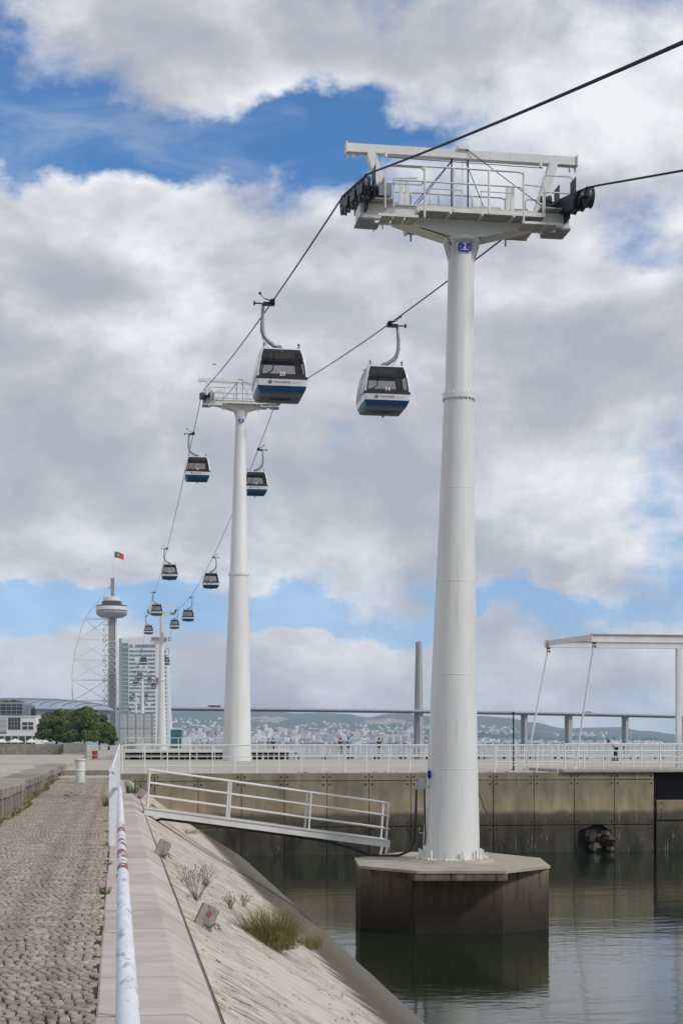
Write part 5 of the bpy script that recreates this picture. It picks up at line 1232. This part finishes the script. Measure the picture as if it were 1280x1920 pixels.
MB().lathe([(9.0, tz_(1136)), (8.6, tz_(1128)), (7.2, tz_(1127))], 32).build('dark_drum', 'dark_glass', sa)
MB().lathe([(7.4, tz_(1128)), (7.4, tz_(1120)), (6.8, tz_(1119.5))], 32).build('white_drum', 'far_white', sa, smooth=40)
MB().tube([(tx(214.6), -3.5, tz_(1086)), (tx(214.6), -3.5, tz_(1033))], [.35, .2], 8).build('flagpole', 'far_white', vt)
outer = [(209.5, 1100), (200, 1110), (187, 1126), (171, 1146), (161, 1161), (154, 1180), (149, 1200), (143.5, 1219), (140, 1238), (138, 1256), (137, 1275.5), (137, 1296), (138, 1317), (140, 1345), (143, 1392)]
so = MB().tube([(tx(a), -3, tz_(b)) for a, b in outer], .55, 8).build('sail_edge', 'far_white', vt, smooth=True)
lev = [(161, 1161), (149, 1200), (140, 1238), (137, 1275.5), (138.5, 1314), (141, 1352)]
for a, b in lev: MB().beam((tx(a), -3, tz_(b)), (tx(203), -3, tz_(b)), .8, .8).build('strut', 'far_white', vt)
for (a0, b0), (a1, b1) in zip(lev, lev[1:]):
    MB().beam((tx(a0), -3, tz_(b0)), (tx(203), -3, tz_(b1)), .5, .5).build('brace', 'far_white', vt); MB().beam((tx(a1), -3, tz_(b1)), (tx(203), -3, tz_(b0)), .5, .5).build('brace', 'far_white', vt)
MB().beam((tx(190), -3, tz_(1119)), (tx(203), -3, tz_(1119)), .7, .7).build('strut', 'far_white', vt)
for x_ in (203.5, 219.5, 225):
    MB().beam((tx(x_), -3.2, 0), (tx(x_), -3.2, tz_(1203 if x_ > 204 else 1156)), .6, .6).build('lattice_post', 'far_white', vt)
for i in range(16):
    y0, y1 = 1203 + i * 12, 1215 + i * 12
    MB().beam((tx(203.5), -3.2, tz_(y0)), (tx(225), -3.2, tz_(y0)), .45, .45).build('lattice_rung', 'far_white', vt)
    MB().beam((tx(203.5), -3.3, tz_(y0)), (tx(219.5), -3.3, tz_(y1)), .32, .32).build('lattice_brace', 'far_white', vt); MB().beam((tx(219.5), -3.3, tz_(y0)), (tx(203.5), -3.3, tz_(y1)), .32, .32).build('lattice_brace', 'far_white', vt)
for i in range(19):
    y0 = 1172 + i * 9.5
    MB().b2(tx(194), tx(202.5), -4.5, -2.5, tz_(y0) - .12, tz_(y0) + .12).build('stair_landing', 'far_grey', vt)
    MB().beam((tx(194 if i % 2 else 202), -3.4, tz_(y0)), (tx(202 if i % 2 else 194), -3.4, tz_(y0 + 9.5)), .5, .35).build('stair_flight', 'far_grey', vt)
fg = empty('flag', tuple(ptz(214.6, ZQ, DT - 4) + Vector((0, 0, tz_(1047)))), -YAW); tag(fg, 'green and red national flag flying on top of the tower mast', 'flag')
def cloth(u0, u1, n=6):
    a = MB(); W_, Hh = 8.0, 5.2
    for i in range(n + 1):
        u = u0 + (u1 - u0) * i / n
        for v in (0, .5, 1): a.v.append((u * W_ + .2, .5 * math.sin(u * 7) + .2 * v, (v * Hh) - u * u * 1.9 + .3 * math.sin(u * 6)))
    a.f = [(i * 3 + j, (i + 1) * 3 + j, (i + 1) * 3 + j + 1, i * 3 + j + 1) for i in range(n) for j in range(2)]
    return a
cloth(0, .4, 4).build('green_field', 'flag_green', fg, smooth=True); cloth(.4, 1, 6).build('red_field', 'flag_red', fg, smooth=True)
q = MB().lathe([(1.1, -.06), (1.1, .06)], 14); q.v = [(x + 3.4, z + .35 - .35, y_ + 2.5) for x, y_, z in q.v]; q.build('emblem_disc', 'flag_yellow', fg)
q = MB().lathe([(.55, -.1), (.55, .1)], 10); q.v = [(x + 3.4, z, y_ + 2.5) for x, y_, z in q.v]; q.build('emblem_shield', 'flag_red', fg)

# ================================================================== hotel tower
DH = 1232.0; k_ = DH / FPX
ho = empty('hotel_tower', tuple(ptz(272, ZQ, DH)), -YAW); tag(ho, 'white hotel high-rise with green glass strip, ribbon windows and dark rooftop lettering', 'hotel')
hx_ = lambda px: (px - 272) * k_; hz2 = lambda py: EYE + (HOR - py) * k_ - ZQ
# right edge swells outward towards the ground like a sail
edge = [(312, 1198), (313.3, 1240), (315, 1280), (317, 1320), (319, 1360), (321, 1392)]
prof = [(hx_(228), 0), (hx_(321), 0)] + [(hx_(a), hz2(b)) for a, b in edge[::-1]] + [(hx_(312), hz2(1196)), (hx_(228), hz2(1196))]
MB().prismY(prof, 0, 16).build('wall', 'far_white', ho)
MB().b2(hx_(223.5), hx_(228) - .02, -.6, 15, 0, hz2(1197)).build('side_fin', 'far_grey', ho)
MB().b2(hx_(241), hx_(311), .5, 12, hz2(1196) + .01, hz2(1194)).build('parapet', 'far_white', ho)
MB().b2(hx_(229), hx_(241), -.35, -.02, 0, hz2(1206)).build('glass_strip', 'green_glass', ho)
for i in range(24):
    y0 = 1211.5 + i * 7.7 - (3 if i == 0 else 0)
    if y0 > 1392: break
    wn = MB().b2(hx_(243), hx_(291.5), -.25, -.02, hz2(y0 + (5.5 if i == 0 else 3.8)), hz2(y0)).build('ribbon_window', 'window_blue', ho)
    rr = random.Random(i)
    for j in range(2):
        xx = hx_(rr.uniform(248, 288)); MB().b2(xx - .15, xx + .15 + rr.choice((0, 0, 1.6)), -.32, -.26, hz2(y0 + (5.5 if i == 0 else 3.8)), hz2(y0)).build('mullion', 'far_white', wn)
    if i: MB().b2(hx_(306), hx_(311.2 + i * .12), -.2, -.02, hz2(y0 + 4), hz2(y0 + .5)).build('window', 'window_blue', ho)
    MB().b2(hx_(229), hx_(241), -.45, -.36, hz2(y0 + 5.2), hz2(y0 + 4.4)).build('strip_band', 'far_white', ho)
    MB().b2(hx_(241.5), hx_(242.3), -.4, -.02, hz2(y0 + 7.7), hz2(y0) + .01).build('edge_mullion', 'far_white', ho)
link('roof_lettering', text_mesh('MYRIAD', 8.0 * k_ * 1.28, 'LEFT', .15), 'print_black', ho, (hx_(285.5), -.8, hz2(1199)))
link('roof_lettering', text_mesh('SANA HOTELS', 3.2 * k_, 'LEFT', .05), 'far_grey', ho, (hx_(288.5), -.5, hz2(1205)))
MB().b2(hx_(284), hx_(313), -.3, .4, hz2(1196), hz2(1195)).build('sign_rail', 'far_grey', ho)

# ================================================================== netted enclosure, teal pavilion, masts
ne, fx, fz = facade('netted_enclosure', 256, 385, 'grey netting enclosure on tall posts in front of the hotel', 'enclosure')
for i in range(5):
    x_ = fx(225 + i * 15.2); MB().tube([(x_, 0, 0), (x_, 0, fz(1337))], .16, 6).build('post', 'net_post', ne)
    if i < 4:
        MB().b2(x_ + .16, fx(225 + (i + 1) * 15.2) - .16, -.02, .02, fz(1392), fz(1338)).build('net_panel', 'net_grey', ne); MB().b2(x_ + .16, fx(225 + (i + 1) * 15.2) - .16, 5.98, 6.02, fz(1392), fz(1338)).build('net_panel', 'net_grey', ne)
for z in (1338, 1365): MB().b2(fx(225), fx(286), -.1, -.03, fz(z) - .06, fz(z) + .06).build('rail', 'net_post', ne)
te_ = MB().lathe([(2.8, 0), (2.8, 1.8), (.15, 4.2)], 8).build('canvas_tent', 'tent_canvas', loc=tuple(ptz(252, ZQ, 391))); tag(te_, 'beige pointed tent inside the netted enclosure', 'tent')
tp, fx, fz = facade('teal_pavilion', 333, 470, 'teal glass pavilion with a flat roof at the water edge', 'pavilion')
tp.location = tuple(ptz(331, ZQ, 470))
MB().b2(fx(322), fx(342), 0, 5, 0, fz(1368)).build('wall', 'teal_glass', tp); MB().b2(fx(321.5), fx(342.5), -.2, 5.2, fz(1368), fz(1367)).build('roof', 'far_white', tp)
for i in range(4): MB().b2(fx(326 + i * 4), fx(326.5 + i * 4), -.1, -.01, 0, fz(1368)).build('mullion', 'roof_rib', tp)
MB().prism([(fx(342.6), 0), (fx(357), 0), (fx(357), 5), (fx(342.6), 5)], 0, fz(1384)).build('annex', 'far_white', tp)
for i, (px, yt) in enumerate(((345, 1383), (357, 1373), (382, 1374), (391, 1376), (406, 1372), (372, 1380))):
    b = ptz(px, ZW, 480); t = empty('moored_boat', b, .5 + .1 * i); tag(t, 'small white sailing boat with a bare mast moored behind the jetty', 'boat', 'moored sailing boats')
    a = MB()
    for z, w_, l_ in ((-.2, .6, 3.0), (.9, 1.1, 3.9)): a.v += [(0, -l_, z), (w_, -l_ * .3, z), (w_ * .8, l_, z), (-w_ * .8, l_, z), (-w_, -l_ * .3, z)]
    a.f = [(4, 3, 2, 1, 0), (5, 6, 7, 8, 9)] + [(k2, (k2 + 1) % 5, 5 + (k2 + 1) % 5, 5 + k2) for k2 in range(5)]; a.build('hull', 'far_white', t)
    MB().b2(-.6, .6, -1.2, 1.2, .9, 1.4, ch=.1).build('cabin', 'far_white', t); MB().tube([(0, -.4, 1), (0, -.4, EYE + (HOR - yt) * 480 / FPX - ZW)], [.12, .07], 6).build('mast', 'far_white', t); MB().tube([(0, -.4, 2.2), (0, 2.8, 2.2)], .09, 6).build('boom', 'far_white', t)

# ================================================================== cable-stayed bridge
def cam2w(xc, d, z): return Vector((xc * CA + d * SA, -xc * SA + d * CA, z))
SL = .5655
def bl(xc): return 1960 + SL * (xc + 223)
def bz(xc): return 51.0 - (xc - 60) ** 2 * 1.15e-5 if xc > 60 else 51 - (xc - 60) ** 2 * .6e-5
br = empty('road_bridge', cam2w(113, bl(113), ZW)); tag(br, 'long pale cable-stayed road bridge crossing the river on concrete piers', 'bridge')
bo_ = Vector(br.location)
ax = (cam2w(1, SL, 0) - cam2w(0, 0, 0)).normalized(); nr = Vector((-ax.y, ax.x, 0))
def bp(xc, off, z): return cam2w(xc, bl(xc), z) + nr * off - bo_
q = MB(); xs = list(range(-1000, 1201, 25))
for x_ in xs:
    z = bz(x_)
    for o_, dz in ((-15, 0), (-15, -1.2), (-9, -3.6), (9, -3.6), (15, -1.2), (15, 0)): q.v.append(tuple(bp(x_, o_, z + dz)))
q.f = [(i * 6 + j, i * 6 + (j + 1) % 6, (i + 1) * 6 + (j + 1) % 6, (i + 1) * 6 + j) for i in range(len(xs) - 1) for j in range(6)]
q.build('deck', 'tower_concrete', br)
for o_ in (-14.8, 14.8):
    q = MB()
    for x_ in xs:
        for a, b in ((-.15, 0), (.15, 0), (.15, 1.1), (-.15, 1.1)): q.v.append(tuple(bp(x_, o_ + a, bz(x_) + .01 + b)))
    q.f = [(i * 4 + j, i * 4 + (j + 1) % 4, (i + 1) * 4 + (j + 1) % 4, (i + 1) * 4 + j) for i in range(len(xs) - 1) for j in range(4)]
    q.build('parapet', 'cable_grey', br)
for xp, zt in ((113, 152.5), (-276, 136)):
    for s_ in (-1, 1):
        b0, t0 = bp(xp, s_ * 6, ZW), bp(xp, s_ * 3.4, zt)
        q = MB()
        for p_, wx, wy in ((b0, 3.6, 3.2), ((b0 + t0) / 2, 2.9, 2.6), (t0, 2.1, 2.0)):
            for u, v in ((-1, -1), (1, -1), (1, 1), (-1, 1)): q.v.append(tuple(p_ + ax * u * wx + nr * v * wy * .8))
        q.f = [(0, 1, 2, 3)[::-1], (8, 9, 10, 11)] + [(i * 4 + j, i * 4 + (j + 1) % 4, (i + 1) * 4 + (j + 1) % 4, (i + 1) * 4 + j) for i in range(2) for j in range(4)]
        q.build('pylon_leg', 'tower_concrete', br)
        for i in range(15):
            for dr_ in (-1, 1):
                xd = xp + dr_ * (14 + i * 11.5); za = zt - 4 - (14 - i) * (3.6 if xp > 0 else 2.6)
                MB().tube([bp(xp, s_ * 5, za), bp(xd, s_ * 14, bz(xd) + .5)], .045, 4, cap=False).build('stay_cable', 'cable_grey', br)
    MB().beam(bp(xp, -8, bz(xp) - 6), bp(xp, 8, bz(xp) - 6), 5, 5).build('pylon_crossbeam', 'tower_concrete', br)
    MB().box(bp(xp, 0, ZW + 2), (30, 40, 6)).build('pile_cap', 'tower_concrete', br)
for px, w_ in ((982, 7), (1065, 10), (1171, 7), (1277, 7), (1400, 7)):
    t_ = (px - CXP) / FPX; xc = t_ * (1960 + SL * 223) / (1 - SL * t_)
    for s_ in (-1, 1):
        a = bp(xc, s_ * 3.2, ZW); b = bp(xc, s_ * 3.2, bz(xc) - 3.5); q = MB().beam(a, b, w_ * .75, 4.0, up=tuple(nr)); q.build('pier', 'tower_concrete', br)
for i in range(56):
    x_ = -260 + i * 15
    MB().beam(bp(x_, -14, bz(x_)), bp(x_ + 2.2, -14, bz(x_) + 4.6), .35, .35).build('cable_anchor', 'cable_grey', br)
def truck(xc, m, L, label):
    t = empty('truck', cam2w(xc, bl(xc), bz(xc) + .02) - nr * 8, math.atan2(ax.y, ax.x)); tag(t, label, 'truck')
    MB().b2(-L / 2, L / 2, -1.25, 1.25, 1.1, 4.0, ch=.08).build('cargo_box', m, t); MB().b2(L / 2 + .3, L / 2 + 2.6, -1.2, 1.2, .7, 3.3, ch=.15).build('cab', 'far_grey', t)
    for x_ in (-L / 2 + 1.5, -L / 2 + 2.8, L / 2 + 1.3):
        for s_ in (-1, 1): MB().tube([(x_, s_ * .9, .5), (x_, s_ * 1.2, .5)], .5, 12).build('wheel', 'rubber', t)
    MB().b2(-L / 2, L / 2 + 2.4, -.6, .6, .75, 1.08).build('chassis', 'dark_metal', t)
def px2xc(px): t_ = (px - CXP) / FPX; return t_ * (1960 + SL * 223) / (1 - SL * t_)
truck(px2xc(392), 'cloth_dark', 9, 'dark truck crossing the road bridge'); truck(px2xc(403), 'cloth_dark', 7, 'dark lorry following another on the road bridge'); truck(px2xc(1094), 'truck_tan', 13, 'tan container truck on the right part of the road bridge')

# ================================================================== far shore: hills and city
RIDGE = [(-900, 1345), (0, 1338), (250, 1338), (340, 1336), (420, 1333), (480, 1338), (520, 1340), (560, 1344), (600, 1341), (650, 1343), (690, 1349), (730, 1343), (760, 1342), (790, 1347), (850, 1350), (900, 1347), (950, 1350), (1000, 1358), (1060, 1368), (1110, 1367), (1160, 1366), (1200, 1372), (1280, 1379), (1500, 1386), (2300, 1390)]
def ridge(px):
    for (a, b), (c, d_) in zip(RIDGE, RIDGE[1:]):
        if px <= c: f = (px - a) / (c - a); f = f * f * (3 - 2 * f); return b + (d_ - b) * f
    return 1390
def rnd2(x, y_): return math.sin(x * .9 + 1.3 * math.sin(y_ * .7)) * .5 + math.sin(x * 2.3 + y_ * 1.9) * .25 + math.sin(x * 5.1 - y_ * 3.7) * .12 + math.sin(x * 11.3 + y_ * 7.1) * .06
D0_, D1_ = 6900.0, 9900.0
def terr(px, d):
    Rz = (HOR - ridge(px)) * D1_ / FPX
    t_ = (d - D0_) / (D1_ - D0_)
    if t_ < 0: return ZW - 4
    f = t_ ** 1.05 * (1 if t_ < 1 else 1 - .25 * (t_ - 1))
    return ZW + 2.0 + Rz * f + (rnd2(px * .02, d * .0022) * 24 * min(1, t_ * 3)) * (1 - .75 * min(1, t_ ** 3)) * (.35 if px > 860 else 1)
q = MB(); NPX, ND = 420, 70
for j in range(ND + 1):
    d = D0_ - 60 + (j / ND) * 3900
    for i in range(NPX + 1):
        px = -900 + i * 3200 / NPX; p_ = ptz(px, 0, d); q.v.append((p_.x, p_.y, terr(px, d)))
q.f = [(j * (NPX + 1) + i, j * (NPX + 1) + i + 1, (j + 1) * (NPX + 1) + i + 1, (j + 1) * (NPX + 1) + i) for j in range(ND) for i in range(NPX)]
o = q.build('hills', 'hills', smooth=True); struct(o); o.data.materials.append(MAT['quarry'])
for pl in o.data.polygons:
    j, i = divmod(pl.index, NPX); px = -900 + (i + .5) * 3200 / NPX; d = D0_ - 60 + ((j + .5) / ND) * 3900; py = HOR - (pl.center.z - EYE) * FPX / d
    if d > 8800 and ((px - 725) / 40) ** 2 + ((py - 1353) / 5.5) ** 2 + .5 * rnd2(px * .2, d * .01) < 1: pl.material_index = 1
    if d > 8300 and ((px - 505) / 38) ** 2 + ((py - 1349) / 7) ** 2 + .9 * rnd2(px * .25, d * .012) < .75: pl.material_index = 1
r = random.Random(21); smalls = {m_: MB() for m_ in ('block_white', 'block_cream', 'block_salmon', 'block_grey')}
def blk(mb, c, w_, dp, h_, a):
    M_r = Matrix.Rotation(a, 3, 'Z'); mb.box((c[0], c[1], c[2] + h_ / 2 - 4), (w_, dp, h_ + 8), M_r)
    mb.box((c[0], c[1], c[2] + h_ + 1.2), (w_ * .3, dp * .5, 2.4), M_r)
nb = 0
names = {'block_white': 'white', 'block_cream': 'cream', 'block_salmon': 'salmon', 'block_grey': 'grey'}
def own(px, d, w_, h_, m_):
    z = max(terr(px, d), ZW + 1); p_ = ptz(px, z, d); mb = MB(); blk(mb, (0, 0, 0), w_, 14, h_, r.uniform(-.5, .3)); o = mb.build('apartment_block', m_, loc=tuple(p_))
    tag(o, '%s apartment block in the city across the river' % names[m_], 'building', '%s blocks across the river' % names[m_])
for i in range(215):
    px = 322 + 468 * r.random() ** .85; f = r.random(); d = 7000 + 950 * f ** 1.2
    if 418 < px < 470 and r.random() < .7: continue
    m_ = r.choices(('block_white', 'block_cream', 'block_salmon', 'block_grey'), (5, 3, 1.4, 2))[0]
    big = r.random() < .35
    own(px, d, r.uniform(14, 26) if big else r.uniform(18, 46), r.uniform(26, 44) if big else r.uniform(10, 22), m_)
for i in range(34):      # row of cream slabs
    own(712 + i * 1.25 + r.uniform(-.5, .5), 7060 + r.uniform(-30, 40), r.uniform(14, 22), r.uniform(30, 42), 'block_cream')
for i in range(50):
    own(r.uniform(890, 1225), 6960 + 260 * r.random(), r.uniform(10, 24), r.uniform(7, 15), 'block_white')
for i in range(1500):
    if i < 800: px = r.uniform(300, 800); d = 6990 + 1300 * r.random() ** 1.3
    elif i < 1200: px = r.uniform(820, 1240); d = 6955 + 420 * r.random() ** 1.8
    else: px = r.gauss(r.choice((350, 610, 760, 930, 1100, 700)), 28); d = r.uniform(8000, 9000)
    m_ = r.choices(('block_white', 'block_cream', 'block_salmon', 'block_grey'), (5, 2, 1.6, 1.5))[0]
    p_ = ptz(px, max(terr(px, d), ZW + 1), d); blk(smalls[m_], p_, r.uniform(8, 20), 10, r.uniform(5, 12), r.uniform(-.6, .6))
for m_, mb in smalls.items():
    o = mb.build('far_houses', m_); struct(o, 'stuff', 'mass of small %s houses on the far shore' % names[m_]); o['category'] = 'houses'
# trees between the far blocks
q = MB()
for i in range(900):
    px = r.uniform(300, 1240); d = 6950 + 1200 * r.random() ** 1.6; p_ = ptz(px, max(terr(px, d), ZW + 1), d); s_ = r.uniform(6, 13); n = 6
    vs = []
    for zz, rr in ((0, .8), (.5, 1), (.9, .5)): vs += [(p_.x + rr * s_ * r.uniform(.7, 1.3) * math.cos(k2 * 1.047), p_.y + rr * s_ * math.sin(k2 * 1.047), p_.z - 2 + zz * s_) for k2 in range(n)]
    q.add(vs, [(a * n + b, a * n + (b + 1) % n, (a + 1) * n + (b + 1) % n, (a + 1) * n + b) for a in range(2) for b in range(n)] + [tuple(range(2 * n, 3 * n))])
o = q.build('far_trees', 'cypress_leaf'); struct(o, 'stuff', 'dark tree masses between the houses of the far shore'); o['category'] = 'trees'
# ---- an airliner low on the left
ap = empty('airliner', pt(166, 1067, 9000), -YAW + 1.9); tag(ap, 'tiny white airliner in the sky beside the tower', 'airplane')
MB().tube([(-17, 0, 0), (-15, 0, .2), (-8, 0, 0), (12, 0, 0), (16, 0, .5), (19, 0, 1.2)], [.4, 1.5, 2, 2, 1.3, .3], 12).build('fuselage', 'far_white', ap, smooth=True)
for s_ in (-1, 1):
    MB().add([(-5, s_ * 1.5, -.8), (2, s_ * 1.5, -.8), (8, s_ * 17, .6), (5, s_ * 17, .6), (-5, s_ * 1.5, -.4), (2, s_ * 1.5, -.4), (8, s_ * 17, .8), (5, s_ * 17, .8)], [(0, 1, 2, 3), (4, 5, 6, 7), (0, 4, 7, 3), (1, 5, 6, 2), (3, 7, 6, 2)]).build('wing', 'far_white', ap)
    MB().tube([(-5, s_ * 6, -1.6), (-1, s_ * 6, -1.6)], 1.0, 10).build('engine', 'far_grey', ap)
MB().add([(13, -.15, 1.5), (18, -.15, 1.5), (20, -.15, 7), (17.5, -.15, 7), (13, .15, 1.5), (18, .15, 1.5), (20, .15, 7), (17.5, .15, 7)], [(0, 1, 2, 3), (4, 5, 6, 7), (0, 4, 7, 3), (3, 7, 6, 2), (1, 5, 6, 2)]).build('tail_fin', 'far_grey', ap)
# ---- haze over the river
hb = MB().box(((16000 - 9000) / 2, 6970, (320 - 9) / 2), (25200, 14300, 329))
hz_o = hb.build('haze', None); struct(hz_o, 'stuff', 'thin bluish haze over the river'); hz_o['category'] = 'haze'
hm = bpy.data.materials.new('haze'); hm.use_nodes = True; t = hm.node_tree; t.nodes.clear()
o_ = t.nodes.new('ShaderNodeOutputMaterial'); v_ = t.nodes.new('ShaderNodeVolumePrincipled'); v_.inputs['Density'].default_value = 7.2e-5
v_.inputs['Color'].default_value = (.56, .75, 1.0, 1); v_.inputs['Anisotropy'].default_value = .1
t.links.new(v_.outputs[0], o_.inputs['Volume']); hz_o.data.materials.append(hm)
